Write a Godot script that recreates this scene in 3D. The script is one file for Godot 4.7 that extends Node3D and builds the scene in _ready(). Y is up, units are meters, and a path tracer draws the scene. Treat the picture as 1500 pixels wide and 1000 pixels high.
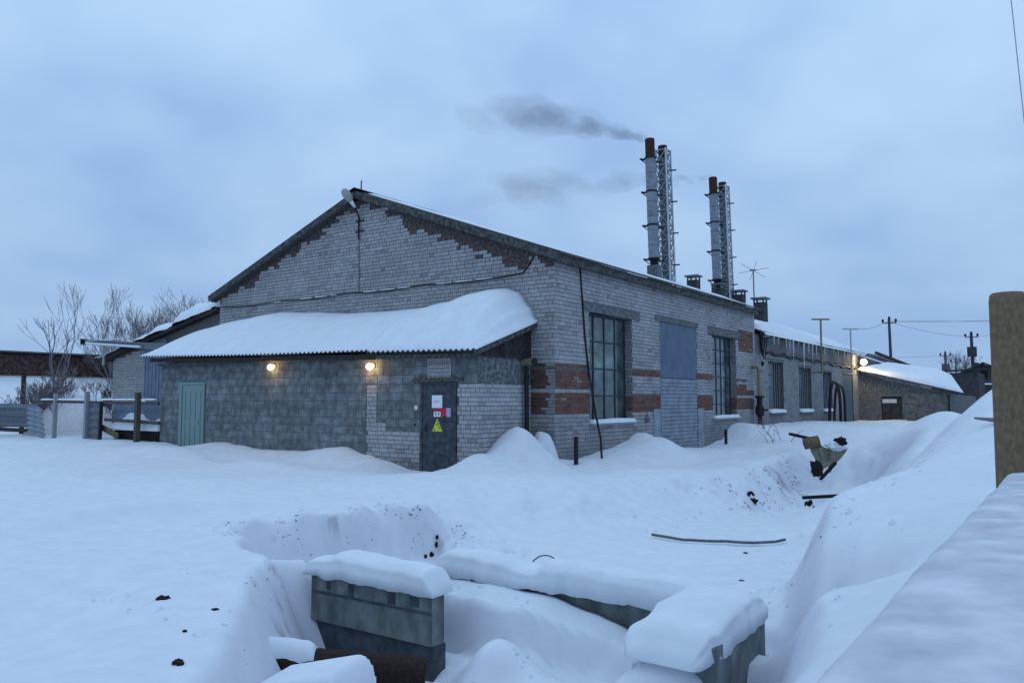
extends Node3D

var M := {}
var counts := {}
var rng := RandomNumberGenerator.new()
var nz := FastNoiseLite.new()
var nb := FastNoiseLite.new()
const EYE := Vector3(0, 1.6, 0)

# ------------------------------------------------------------------ naming and nodes
func numbered(parent: Node, called: String) -> String:
	var key := str(parent.get_instance_id()) + called
	var n: int = counts.get(key, 0)
	counts[key] = n + 1
	return called if n == 0 else "%s_%03d" % [called, n]

func tag(o: Node, label := "", category := "", group := "", kind := "") -> Node:
	if label: o.set_meta("label", label)
	if category: o.set_meta("category", category)
	if group: o.set_meta("group", group)
	if kind: o.set_meta("kind", kind)
	return o

func thing(called: String, at: Vector3, label: String, category: String, group := "") -> Node3D:
	var o := Node3D.new()
	o.name = numbered(self, called)
	o.position = at
	add_child(o)
	tag(o, label, category, group)
	return o

# commits a SurfaceTool holding WORLD coordinates as one mesh; the node sits at the thing's base
func part(called: String, st: SurfaceTool, m: Material, parent: Node3D, normals := true) -> MeshInstance3D:
	if normals: st.generate_normals()
	var mi := MeshInstance3D.new()
	mi.mesh = st.commit()
	mi.material_override = m
	mi.name = numbered(parent, called)
	parent.add_child(mi, true)
	var off := Vector3.ZERO
	var p: Node = parent
	while p != self and p is Node3D:
		off += (p as Node3D).position
		p = p.get_parent()
	mi.position = -off
	return mi

func solo(called: String, st: SurfaceTool, m: Material, label: String, category: String, group := "", kind := "") -> MeshInstance3D:
	var mi := part(called, st, m, self)
	tag(mi, label, category, group, kind)
	return mi

func inst(called: String, mesh: Mesh, m: Material, xf: Transform3D, parent: Node3D) -> MeshInstance3D:
	var mi := MeshInstance3D.new()
	mi.mesh = mesh
	mi.material_override = m
	mi.name = numbered(parent, called)
	parent.add_child(mi, true)
	mi.transform = Transform3D(xf.basis, xf.origin - parent.position)
	return mi

# ------------------------------------------------------------------ shapes
func S() -> SurfaceTool:
	var st := SurfaceTool.new()
	st.begin(Mesh.PRIMITIVE_TRIANGLES)
	st.set_color(Color.WHITE)
	return st

func tri(st: SurfaceTool, a: Vector3, b: Vector3, c: Vector3) -> void:
	st.add_vertex(a); st.add_vertex(b); st.add_vertex(c)

# a, b, c, d clockwise when seen from outside
func quad(st: SurfaceTool, a: Vector3, b: Vector3, c: Vector3, d: Vector3) -> void:
	tri(st, a, b, c); tri(st, a, c, d)

func box(st: SurfaceTool, c: Vector3, s: Vector3, b := Basis.IDENTITY) -> void:
	st.set_smooth_group(-1)
	var h := s * 0.5
	var v := []
	for i in 8:
		v.append(c + b * Vector3(h.x if i & 1 else -h.x, h.y if i & 2 else -h.y, h.z if i & 4 else -h.z))
	quad(st, v[4], v[6], v[7], v[5])
	quad(st, v[1], v[3], v[2], v[0])
	quad(st, v[5], v[7], v[3], v[1])
	quad(st, v[0], v[2], v[6], v[4])
	quad(st, v[6], v[2], v[3], v[7])
	quad(st, v[0], v[4], v[5], v[1])

func boxab(st: SurfaceTool, a: Vector3, b: Vector3) -> void:
	box(st, (a + b) * 0.5, (b - a).abs())

# box with chamfered edges on its +z face frame; used for slabs and boards
func bar(st: SurfaceTool, a: Vector3, b: Vector3, w: float, h: float, upv := Vector3.UP) -> void:
	var d := (b - a)
	var z := d.normalized()
	var x := upv.cross(z)
	if x.length() < 0.01: x = Vector3.RIGHT.cross(z)
	x = x.normalized()
	var y := z.cross(x)
	box(st, (a + b) * 0.5, Vector3(w, h, d.length()), Basis(x, y, z))

func tube(st: SurfaceTool, pts: Array, r0: float, r1 := -1.0, sides := 8, caps := true) -> void:
	if r1 < 0: r1 = r0
	st.set_smooth_group(0)
	var n := pts.size()
	var rings := []
	var ref := Vector3.UP
	for i in n:
		var t: Vector3 = (pts[mini(i + 1, n - 1)] - pts[maxi(i - 1, 0)]).normalized()
		if absf(t.dot(ref)) > 0.95: ref = Vector3(1, 0.1, 0.2).normalized()
		var x := ref.cross(t).normalized()
		var y := t.cross(x)
		ref = y
		var r := lerpf(r0, r1, float(i) / maxf(1, n - 1))
		var ring := []
		for k in sides:
			var a := TAU * k / sides
			ring.append(pts[i] + (x * cos(a) + y * sin(a)) * r)
		rings.append(ring)
	for i in n - 1:
		for k in sides:
			var k2 := (k + 1) % sides
			quad(st, rings[i][k], rings[i][k2], rings[i + 1][k2], rings[i + 1][k])
	if caps:
		st.set_smooth_group(-1)
		for k in range(1, sides - 1):
			tri(st, rings[0][0], rings[0][k + 1], rings[0][k])
			tri(st, rings[n - 1][0], rings[n - 1][k], rings[n - 1][k + 1])

# lathe round an axis: prof = array of Vector2(radius, height)
func lathe(st: SurfaceTool, at: Vector3, prof: Array, sides := 16, b := Basis.IDENTITY, smooth := 0) -> void:
	st.set_smooth_group(smooth)
	for i in prof.size() - 1:
		for k in sides:
			var a0 := TAU * k / sides
			var a1 := TAU * (k + 1) / sides
			var p0: Vector2 = prof[i]
			var p1: Vector2 = prof[i + 1]
			var A := at + b * Vector3(cos(a0) * p0.x, p0.y, sin(a0) * p0.x)
			var B := at + b * Vector3(cos(a1) * p0.x, p0.y, sin(a1) * p0.x)
			var C := at + b * Vector3(cos(a1) * p1.x, p1.y, sin(a1) * p1.x)
			var D := at + b * Vector3(cos(a0) * p1.x, p1.y, sin(a0) * p1.x)
			if p0.x > 0.0001: tri(st, A, B, C)
			if p1.x > 0.0001: tri(st, A, C, D)

# polygon in a plane pulled through a thickness: pts in world, ext the thickness vector
func prism(st: SurfaceTool, pts: Array, ext: Vector3) -> void:
	st.set_smooth_group(-1)
	var n := pts.size()
	var nrm := Vector3.ZERO
	for i in n: nrm += (pts[i] as Vector3).cross(pts[(i + 1) % n])
	nrm = nrm.normalized()
	var ax: Vector3 = (pts[1] - pts[0]).normalized()
	var ay := nrm.cross(ax)
	var flat := PackedVector2Array()
	for p in pts: flat.append(Vector2((p - pts[0]).dot(ax), (p - pts[0]).dot(ay)))
	var ids := Geometry2D.triangulate_polygon(flat)
	var flip := nrm.dot(ext) > 0
	for i in range(0, ids.size(), 3):
		var a: Vector3 = pts[ids[i]]
		var b: Vector3 = pts[ids[i + 1]]
		var c: Vector3 = pts[ids[i + 2]]
		var up := (b - a).cross(c - a).dot(ext) > 0
		if up: # faces along ext: the near face must face away from ext
			tri(st, a, b, c); tri(st, a + ext, c + ext, b + ext)
		else:
			tri(st, a, c, b); tri(st, a + ext, b + ext, c + ext)
	for i in n:
		var a: Vector3 = pts[i]
		var b: Vector3 = pts[(i + 1) % n]
		if flip: quad(st, a, a + ext, b + ext, b)
		else: quad(st, a, b, b + ext, a + ext)

# corrugated sheet: o + u along the waves' march, v down the slope
func corrugated(st: SurfaceTool, o: Vector3, u: Vector3, v: Vector3, period: float, amp: float, thick := 0.008, sag = null) -> void:
	st.set_smooth_group(0)
	var up := v.cross(u).normalized()
	if up.y < 0 or (absf(up.y) < 0.01 and up.z + up.x < 0): up = -up
	var n := int(u.length() / period * 6.0)
	var rows := 2 if sag == null else 5
	var g := []
	for i in n + 1:
		var t := float(i) / n
		var w := sin(t * u.length() / period * TAU) * amp
		var col := []
		for j in rows:
			var s := float(j) / (rows - 1)
			var p := o + u * t + v * s + up * w
			if sag != null: p.y += sag.call(t, s)
			col.append(p)
		g.append(col)
	for i in n:
		for j in rows - 1:
			quad(st, g[i][j], g[i + 1][j], g[i + 1][j + 1], g[i][j + 1])
			quad(st, g[i][j] - up * thick, g[i][j + 1] - up * thick, g[i + 1][j + 1] - up * thick, g[i + 1][j] - up * thick)
		quad(st, g[i][rows - 1], g[i + 1][rows - 1], g[i + 1][rows - 1] - up * thick, g[i][rows - 1] - up * thick)

# soft heap of snow on a sheet: p(i, j) gives ground points, h(i, j) the depth of snow; closed by a skirt
func snow_sheet(st: SurfaceTool, nu: int, nv: int, at: Callable, depth: Callable) -> void:
	st.set_smooth_group(0)
	var top := []
	var low := []
	for i in nu + 1:
		var a := []
		var b := []
		for j in nv + 1:
			var u := float(i) / nu
			var v := float(j) / nv
			var p: Vector3 = at.call(u, v)
			b.append(p)
			a.append(p + Vector3.UP * float(depth.call(u, v)))
		top.append(a); low.append(b)
	for i in nu:
		for j in nv:
			quad(st, top[i][j], top[i + 1][j], top[i + 1][j + 1], top[i][j + 1])
	for i in nu:
		quad(st, top[i][nv], top[i + 1][nv], low[i + 1][nv], low[i][nv])
		quad(st, low[i][0], low[i + 1][0], top[i + 1][0], top[i][0])
	for j in nv:
		quad(st, low[0][j], top[0][j], top[0][j + 1], low[0][j + 1])
		quad(st, top[nu][j], low[nu][j], low[nu][j + 1], top[nu][j + 1])

# pillow of snow with rounded sides lying on a rectangle
func snow_cap(st: SurfaceTool, a: Vector3, b: Vector3, h: float, seed_v := 0.0, bulge := 0.02, nu := 24, nv := 10) -> void:
	var lo := Vector3(minf(a.x, b.x), a.y, minf(a.z, b.z))
	var hi := Vector3(maxf(a.x, b.x), b.y, maxf(a.z, b.z))
	var longx := (hi.x - lo.x) >= (hi.z - lo.z)
	var mu := nu if longx else nv
	var mv := nv if longx else nu
	var at := func(u: float, v: float) -> Vector3:
		var f := Vector3(lerpf(lo.x - bulge, hi.x + bulge, u), lo.y, lerpf(lo.z - bulge, hi.z + bulge, v))
		f.y = lo.y + 0.004
		return f
	var depth := func(u: float, v: float) -> float:
		var sx := hi.x - lo.x + 2 * bulge
		var sz := hi.z - lo.z + 2 * bulge
		var e := minf(minf(u, 1 - u) * sx, minf(v, 1 - v) * sz)
		var r := minf(h * 0.9, minf(sx, sz) * 0.45)
		var k := clampf(e / r, 0, 1)
		var prof := sqrt(1 - (1 - k) * (1 - k))
		return h * (0.25 + 0.75 * prof) * (1.0 + 0.22 * nz.get_noise_2d((u * sx + seed_v) * 12.0, (v * sz + seed_v * 3.0) * 12.0)) if e > 0.0001 else 0.012
	snow_sheet(st, mu, mv, at, depth)

# ------------------------------------------------------------------ materials
func ntex(seed_v: int, freq: float, oct: int, lo: float, hi: float, size := 512, kind := FastNoiseLite.TYPE_SIMPLEX_SMOOTH, tint_lo := Color.WHITE, tint_hi := Color.WHITE) -> NoiseTexture2D:
	var f := FastNoiseLite.new()
	f.seed = seed_v; f.frequency = freq; f.fractal_octaves = oct; f.noise_type = kind
	var t := NoiseTexture2D.new()
	t.width = size; t.height = size; t.seamless = true; t.noise = f
	var g := Gradient.new()
	g.set_color(0, Color(lo * tint_lo.r, lo * tint_lo.g, lo * tint_lo.b))
	g.set_color(1, Color(hi * tint_hi.r, hi * tint_hi.g, hi * tint_hi.b))
	t.color_ramp = g
	return t

func ntex_n(seed_v: int, freq: float, oct: int, strength: float, size := 512) -> NoiseTexture2D:
	var f := FastNoiseLite.new()
	f.seed = seed_v; f.frequency = freq; f.fractal_octaves = oct
	var t := NoiseTexture2D.new()
	t.width = size; t.height = size; t.seamless = true; t.noise = f
	t.as_normal_map = true; t.bump_strength = strength
	return t

func mat(called: String, linear: Color, rough: float, tex: Texture2D = null, tex_scale := 0.5, nrm: Texture2D = null, nscale := 1.0, metal := 0.0, spec := 0.3) -> StandardMaterial3D:
	var m := StandardMaterial3D.new()
	m.resource_name = called
	m.albedo_color = linear.linear_to_srgb()
	m.roughness = rough
	m.metallic = metal
	m.metallic_specular = spec
	m.vertex_color_use_as_albedo = true
	if tex or nrm:
		m.uv1_triplanar = true
		m.uv1_world_triplanar = true
		m.uv1_scale = Vector3.ONE * tex_scale
	if tex: m.albedo_texture = tex
	if nrm:
		m.normal_enabled = true; m.normal_texture = nrm; m.normal_scale = nscale
	M[called] = m
	return m

func materials() -> void:
	var mottle := ntex(3, 0.012, 5, 0.62, 1.0)
	var mottle2 := ntex(7, 0.02, 4, 0.5, 1.0)
	var grain := ntex(11, 0.06, 3, 0.78, 1.0)
	var streak := ntex(13, 0.015, 4, 0.45, 1.0)
	var fine_n := ntex_n(17, 0.05, 4, 3.0)
	var snow_n := ntex_n(19, 0.03, 5, 2.0)
	var rough_n := ntex_n(23, 0.02, 5, 6.0)
	var sn := mat("snow", Color(0.735, 0.775, 0.83), 0.95, ntex(29, 0.012, 4, 0.95, 1.0), 0.5, snow_n, 0.2, 0.0, 0.1)
	sn.rim_enabled = false
	mat("snow_roof", Color(0.755, 0.795, 0.85), 0.95, ntex(31, 0.01, 4, 0.95, 1.0), 0.4, snow_n, 0.16, 0.0, 0.1)
	mat("frost_snow", Color(0.74, 0.72, 0.76), 0.95, ntex(37, 0.012, 5, 0.8, 1.0), 0.9, fine_n, 0.3, 0.0, 0.1)
	mat("white_brick", Color(1, 1, 1), 0.9, grain, 2.0, fine_n, 0.25)
	mat("mortar", Color(0.22, 0.215, 0.215), 0.95, mottle2, 1.3, fine_n, 0.3)
	mat("dark_mortar", Color(0.16, 0.125, 0.125), 0.95, mottle2, 0.9, fine_n, 0.3)
	mat("dark_timber", Color(0.085, 0.068, 0.064), 0.95, mottle2, 0.9, fine_n, 0.3)
	mat("block", Color(1, 1, 1), 0.95, mottle, 0.45, fine_n, 0.3)
	mat("plaster", Color(0.24, 0.26, 0.265), 0.95, mottle2, 0.7, fine_n, 0.15)
	mat("concrete", Color(0.20, 0.215, 0.215), 0.9, mottle, 0.8, fine_n, 0.15)
	mat("wet_concrete", Color(0.22, 0.26, 0.26), 0.75, ntex(61, 0.012, 4, 0.66, 1.0), 1.1, fine_n, 0.25)
	M.wet_concrete.uv1_scale = Vector3(0.8, 0.4, 0.8)
	mat("slate", Color(0.20, 0.20, 0.20), 0.9, mottle, 0.9, fine_n, 0.5)
	mat("weathered_board", Color(0.14, 0.14, 0.14), 0.9, streak, 0.7, fine_n, 0.3)
	mat("plank", Color(1, 1, 1), 0.9, streak, 1.8, fine_n, 0.3)
	M.plank.uv1_scale = Vector3(4.0, 0.5, 4.0)
	mat("dark_metal", Color(0.035, 0.037, 0.04), 0.6, mottle2, 2.0)
	mat("black_rubber", Color(0.018, 0.018, 0.02), 0.55)
	mat("zinc", Color(0.36, 0.39, 0.42), 0.55, grain, 1.2, null, 1.0, 0.2)
	mat("cladding", Color(0.28, 0.32, 0.38), 0.6, ntex(41, 0.014, 4, 0.75, 1.0), 0.8, null, 1.0, 0.1)
	mat("rust", Color(0.10, 0.048, 0.034), 0.9, mottle2, 2.5, fine_n, 1.0)
	mat("grey_steel", Color(0.20, 0.22, 0.24), 0.6, mottle, 1.5, null, 1.0, 0.2)
	mat("blue_sheet", Color(0.185, 0.235, 0.32), 0.6, ntex(43, 0.012, 4, 0.85, 1.0), 0.35)
	mat("silver_sheet", Color(0.30, 0.345, 0.41), 0.55, ntex(44, 0.01, 4, 0.78, 1.0), 0.4, null, 1.0, 0.1)
	mat("door_steel", Color(0.078, 0.092, 0.118), 0.55, ntex(47, 0.01, 5, 0.6, 1.0), 0.9, fine_n, 0.2)
	mat("green_door", Color(0.24, 0.35, 0.345), 0.6, grain, 0.7, fine_n, 0.2)
	mat("pale_blue_door", Color(0.14, 0.20, 0.23), 0.6, mottle, 0.8, fine_n, 0.4)
	mat("window_frame", Color(0.055, 0.075, 0.09), 0.6, mottle, 2.0)
	mat("glass", Color(0.98, 0.98, 0.98), 0.14, ntex(53, 0.006, 4, 0.45, 1.0), 0.45, null, 1.0, 0.0, 0.6)
	mat("yellow_paint", Color(0.30, 0.285, 0.16), 0.5, mottle, 2.5)
	mat("timber", Color(0.26, 0.2, 0.13), 0.85, streak, 1.4, fine_n, 0.8)
	mat("log", Color(0.235, 0.172, 0.105), 0.85, ntex(59, 0.014, 5, 0.68, 1.0), 3.0, fine_n, 0.4)
	M.log.uv1_scale = Vector3(6.0, 3.0, 6.0)
	mat("soil", Color(0.035, 0.028, 0.025), 0.95, mottle2, 3.0, rough_n, 1.0)
	mat("bark", Color(0.19, 0.165, 0.18), 0.95)
	mat("insulation", Color(0.33, 0.32, 0.245), 0.95, mottle, 2.0, fine_n, 0.4)
	mat("brown_brick", Color(0.145, 0.092, 0.08), 0.95, mottle2, 0.35, fine_n, 0.4)
	mat("dark_wall", Color(0.078, 0.078, 0.084), 0.95, mottle, 0.5, rough_n, 0.6)
	mat("far_wall", Color(0.10, 0.11, 0.12), 0.95, mottle, 0.5)
	mat("white_plate", Color(0.5, 0.48, 0.50), 0.7, mottle, 3.0)
	mat("paper", Color(0.72, 0.74, 0.78), 0.8)
	mat("print", Color(0.06, 0.06, 0.08), 0.8)
	mat("red_print", Color(0.42, 0.035, 0.06), 0.7)
	mat("lilac_print", Color(0.42, 0.34, 0.50), 0.7)
	mat("warning_yellow", Color(0.55, 0.58, 0.05), 0.6)
	mat("lamp_grey", Color(0.30, 0.31, 0.30), 0.5)
	mat("white_enamel", Color(0.62, 0.62, 0.62), 0.4)
	mat("interior", Color(0.09, 0.10, 0.10), 0.95)
	var ice := mat("ice", Color(0.80, 0.86, 0.92), 0.12, null, 1.0, null, 1.0, 0.0, 0.5)
	ice.albedo_color.a = 0.55
	ice.transparency = BaseMaterial3D.TRANSPARENCY_ALPHA
	var gl := mat("bulb_glow", Color(1.0, 0.9, 0.7), 0.4)
	gl.emission_enabled = true; gl.emission = Color(1.0, 0.88, 0.62); gl.emission_energy_multiplier = 3.2
	var fl := mat("flood_glow", Color(1.0, 0.95, 0.85), 0.4)
	fl.emission_enabled = true; fl.emission = Color(1.0, 0.93, 0.78); fl.emission_energy_multiplier = 14.0

# ------------------------------------------------------------------ the ground
func ss(a: float, b: float, t: float) -> float:
	return smoothstep(a, b, t)

func bump(x: float, z: float, cx: float, cz: float, rx: float, rz: float) -> float:
	var a := (x - cx) / rx
	var b := (z - cz) / rz
	return exp(-a * a - b * b)

func cone(x: float, z: float, cx: float, cz: float, r: float) -> float:
	var d := sqrt((x - cx) * (x - cx) + (z - cz) * (z - cz)) / r
	return maxf(0.0, 1.0 - d) if d > 0.18 else 1.0 - 0.09 - d * d * 2.777

func chain(t: float, ks: Array) -> float:
	var last: Array = ks[0]
	for k in ks:
		if t <= k[0]:
			if k[0] == last[0]: return k[1]
			return lerpf(last[1], k[1], smoothstep(0, 1, (t - last[0]) / (k[0] - last[0])))
		last = k
	return last[1]

const WALL_LINE := [[-24.0, 0.36], [-22.3, 0.34], [-21.4, 0.24], [-20.4, 0.30], [-19.6, 0.42], [-17.3, 0.28], [-16.0, 0.32], [-14.7, 0.46], [-13.9, 0.30], [-13.3, 0.18], [-12.2, -0.03], [-11.1, 0.02], [-10.9, 0.16], [-10.4, 0.45], [-9.5, 0.5]]
const SIDE_LINE := [[-48.0, 0.5], [-45.2, 0.46], [-36.0, 0.68], [-29.0, 0.66], [-27.2, 0.80], [-26.0, 0.27], [-24.4, 0.10], [-21.1, 0.22], [-19.8, 0.60], [-18.0, 0.35], [-16.4, 0.20], [-15.0, 0.3]]

func ground(x: float, z: float) -> float:
	var w := nz.get_noise_2d(x * 4.0, z * 4.0)
	var w2 := nz.get_noise_2d(x * 13.0 + 50.0, z * 13.0)
	var w3 := nb.get_noise_2d(x, z)
	# snowfield on the left and in front of the buildings
	var left := 0.04 + 0.22 * ss(-13, -21, x) + 0.15 * w3 + 0.09 * w + 0.09 * nz.get_noise_2d(x * 7.0 - z * 2.0, z * 2.5 + x)
	left += 0.20 * ss(0.25, -0.25, x + 9.3 + 0.5 * sin(z * 0.9) + 0.2 * w) * bump(x, z, -9.9, -6.0, 2.2, 2.6) + 0.10 * bump(x, z, -7.0, -3.6, 1.6, 1.0)
	left += 0.5 * ss(-20, -32, z)
	left += 0.10 * ss(-5.0, -2.0, z) * ss(-6, -4, x)
	left -= 0.12 * bump(x, z, -11.6, -12.4, 1.3, 0.9)
	left += 0.12 * bump(x, z, -8.6, -11.5, 2.6, 2.0)
	# drifts against the annex front, the gable end and the long wall
	var q := ss(-12.3, -13.5, z) * ss(-9.2, -10.6, x)
	left = lerpf(left, chain(x + 0.15 * w, WALL_LINE), q * ss(-40, -24, x))
	left += 0.10 * bump(x, z, -15.0, -11.9, 2.0, 0.6) + 0.07 * bump(x, z, -19.0, -12.2, 2.4, 0.5)
	var q2 := ss(-7.9, -9.3, x) * ss(-15.2, -16.2, z) * ss(-11.0, -9.9, x)
	left = lerpf(left, chain(z, SIDE_LINE) + 0.02 * w2, q2)
	var c1 := 1.08 * cone(x, z, -10.15 + 0.1 * w2, -14.55, 1.25)
	left = maxf(left, c1 + 0.02 + 0.03 * w2) if c1 > 0 else left
	left = maxf(left, (0.86 + 0.1 * w2) * (1.0 - ss(0.12, 0.55, Vector2((x + 9.98) * 1.0, (z + 15.35) * 1.4).length())))
	var ridge := 0.72 - absf(z + 19.7) * 0.33 - maxf(0.0, x + 9.5) * 0.45
	left = maxf(left, ridge + 0.02 * w2) if x > -9.9 else left
	# trench line beside the long wall
	var tz := clampf(-z, 6.0, 26.0)
	var xl := lerpf(lerpf(-7.85, -9.2, ss(8.4, 10.5, tz)), -8.2, ss(10.5, 13, tz))
	xl = lerpf(xl, -6.75, ss(13.5, 17, tz))
	var xt := lerpf(lerpf(-7.3, -6.0, ss(8.4, 10.0, tz)), -5.2, ss(10.5, 13, tz))
	xt = lerpf(xt, -5.6, ss(14, 18, tz))
	var xr := -2.35 - 0.16 * (tz - 7.0) + 0.3 * w
	var flo := lerpf(lerpf(-0.72, -0.36, minf(1.0, ss(8.2, 9.4, tz) * ss(-7.6, -6.6, x) + ss(-6.9, -5.3, x) * ss(6.3, 6.9, tz))), -0.62, ss(9.5, 12, tz))
	flo = lerpf(flo, -0.95, ss(14, 19, tz)) + 0.05 * w
	var open := ss(-25.0, -23.0, z) * ss(-5.2, -6.4, z)
	var tk := ss(xl, xt, x + 0.35 * w + 0.12 * w2) * open
	var y := lerpf(left, flo, tk)
	y += 4.0 * tk * (1.0 - tk) * (0.10 * nz.get_noise_2d(x * 22.0, z * 22.0 + 70.0) + 0.05 * w2)
	# excavation behind the concrete chamber
	y += 0.42 * bump(x, z, -7.25 + 0.15 * w2, -8.75, 0.42, 0.2)
	var rag := 0.20 * nz.get_noise_2d(x * 15.0 + 31.0, z * 15.0) + 0.10 * nz.get_noise_2d(x * 40.0, z * 40.0 + 13.0)
	var e := ss(-7.75, -7.25, x + 0.15 * w + rag - 0.62 * ss(-6.6, -5.2, z)) * ss(-8.95, -8.35, z + 0.10 * w2 + rag + 0.25 * (x + 7.5)) * ss(-5.0, -5.3, z)
	e *= 1.0 - ss(-6.7, -5.2, x) * ss(-6.2, -7.4, z)
	y = lerpf(y, minf(y, -0.66 + 0.05 * w2), e)
	y += 3.2 * e * (1.0 - e) * (0.10 * nz.get_noise_2d(x * 30.0 + 5.0, z * 30.0) + 0.07 * nz.get_noise_2d(x * 75.0, z * 75.0))
	# broken lumps of snow along the rim of the excavation
	if x > -9.6 and x < -6.4 and z > -9.6 and z < -4.4:
		for k in 22:
			var u := k / 21.0
			var cx := lerpf(-7.95, -7.35, u) - 0.55 * absf(sin(k * 5.3)) + 0.25 * sin(k * 2.1)
			var cz := lerpf(-8.9, -4.9, u) + 0.12 * sin(k * 7.7)
			var r := 0.13 + 0.16 * absf(sin(k * 3.7))
			y += (0.02 + 0.075 * absf(sin(k * 1.9 + 1.0))) * bump(x, z, cx, cz, r, r * 0.8) * (1.0 - e)
	# working pit in front of the chamber
	var line := (x + 4.15) * 0.72 - (z + 2.95) * 0.70
	var p := ss(-0.22, 0.5, line + 0.12 * w + 0.06 * w2) * ss(-5.62, -5.3, z)
	p *= ss(-1.15, -1.75, x)
	y = lerpf(y, -0.95 + 0.06 * w2, p)
	# drift inside the open half of the chamber and against its end wall
	if z > -6.55 and z < -3.4 and x > -5.9 and x < -1.2:
		var crown := chain(x, [[-5.2, -0.16], [-4.6, -0.13], [-4.2, -0.17], [-3.6, -0.27], [-3.1, -0.33], [-2.75, -0.26], [-2.5, -0.2]])
		var lip := -5.98 + 0.10 * sin(x * 2.6 + 0.6) + 0.07 * w2
		var crust := nz.get_noise_2d(x * 24.0, z * 60.0)
		var pile := lerpf(crown, -0.66 + 0.05 * w, ss(lip, lip + 0.26 + 0.06 * crust, z)) - 0.08 * ss(lip - 0.25, lip, z)
		pile += 0.05 * crust * ss(lip, lip + 0.1, z) * ss(lip + 0.5, lip + 0.25, z)
		pile = lerpf(pile, -0.95, ss(-5.55, -5.05, z)) + 0.02 * w2
		pile += 0.46 * bump(x, z, -3.95, -5.25, 0.34, 0.42) + 0.30 * bump(x, z, -3.3, -5.15, 0.36, 0.34)
		y = maxf(y, pile) if z > -6.32 else y
	# snow sliding down from the ends of the chamber walls
	for r in [[-6.45, -5.42, -6.95, -5.0, 0.0, 0.0, 1.7], [-2.40, -5.28, -2.95, -4.45, -0.06, -0.72, 1.0]]:
		var ax := x - float(r[0])
		var az := z - float(r[1])
		var bx := float(r[2]) - float(r[0])
		var bz := float(r[3]) - float(r[1])
		var u := clampf((ax * bx + az * bz) / (bx * bx + bz * bz), 0.0, 1.0)
		var dd := Vector2(ax - bx * u, az - bz * u).length() + 0.05 * w2
		if dd < 1.2:
			var top := lerpf(r[4], r[5], u) - float(r[6]) * (sqrt(dd * dd + 0.012) - 0.11)
			var mx := maxf(y, top)
			var hh := clampf(0.5 + (top - y) / 0.24, 0.0, 1.0)
			y = maxf(mx, lerpf(y, top, hh) + 0.06 * hh * (1.0 - hh)) if z > -5.6 else y
	# spoil bank on the right
	var heap := 0.22 + 0.26 * (x + 1.3) * ss(-9, -5, z)
	var hz := exp(-pow((z + 12.2) / (4.6 if z > -12.2 else 6.5), 2.0))
	heap += 1.78 * ss(-2.75, -0.35, x + 0.2 * w) * hz
	heap += 0.45 * ss(-16, -24, z) + 0.75 * bump(x, z, -5.0, -33.0, 1.9, 2.5) + 0.42 * bump(x, z, -2.5, -26.0, 1.6, 3.0)
	heap += 0.06 * w + 0.015 * w2 + 0.04 * w3
	var edge := xr if z < -6.6 else lerpf(-1.35, -1.95, ss(-3.2, -6.0, z))
	var cut := 0.75 if z < -9.0 else 0.55
	var k := ss(edge - 0.05, edge + cut, x + 0.10 * w2)
	if z < -10.0 : k = lerpf(k, ss(edge - 0.2, edge + 1.7, x), ss(-10, -13, z))
	y = lerpf(y, heap, k)
	# gully between the near bank and the block of snow beyond it
	y -= 0.38 * bump(x, z, -1.75, -6.55, 0.75, 0.42)
	y += 0.22 * bump(x, z, -1.95, -8.1, 0.55, 0.8)
	# snow draped over the debris at the bend
	y += 0.55 * bump(x, z, -3.35, -14.6, 0.75, 1.0) + 0.35 * bump(x, z, -3.0, -12.4, 0.45, 0.6)
	y -= 0.35 * bump(x, z, -2.6, -13.3, 0.35, 0.4)
	# far field
	y = lerpf(y, 0.75 + 0.3 * w3, ss(-50, -75, z))
	var rd := 1.0 - absf(nz.get_noise_2d(x * 9.0 + z * 3.0, z * 5.0 - x * 1.5 + 80.0)) * 2.2
	y += 0.030 * rd * absf(rd) * (0.5 + 0.5 * w3) + 0.022 * nz.get_noise_2d(x * 24.0 + 11.0, z * 24.0)
	y += 0.008 * w2 + 0.002 * nz.get_noise_2d(x * 60.0, z * 45.0)
	return y

func lines_of(spec: Array) -> PackedFloat32Array:
	# spec: [start, [end, step], ...]
	var out := PackedFloat32Array()
	var v: float = spec[0]
	out.append(v)
	for k in range(1, spec.size()):
		var n := int(ceil((spec[k][0] - v) / spec[k][1]))
		var v0 := v
		for i in range(1, n + 1):
			out.append(lerpf(v0, spec[k][0], float(i) / n))
		v = spec[k][0]
	return out

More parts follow.
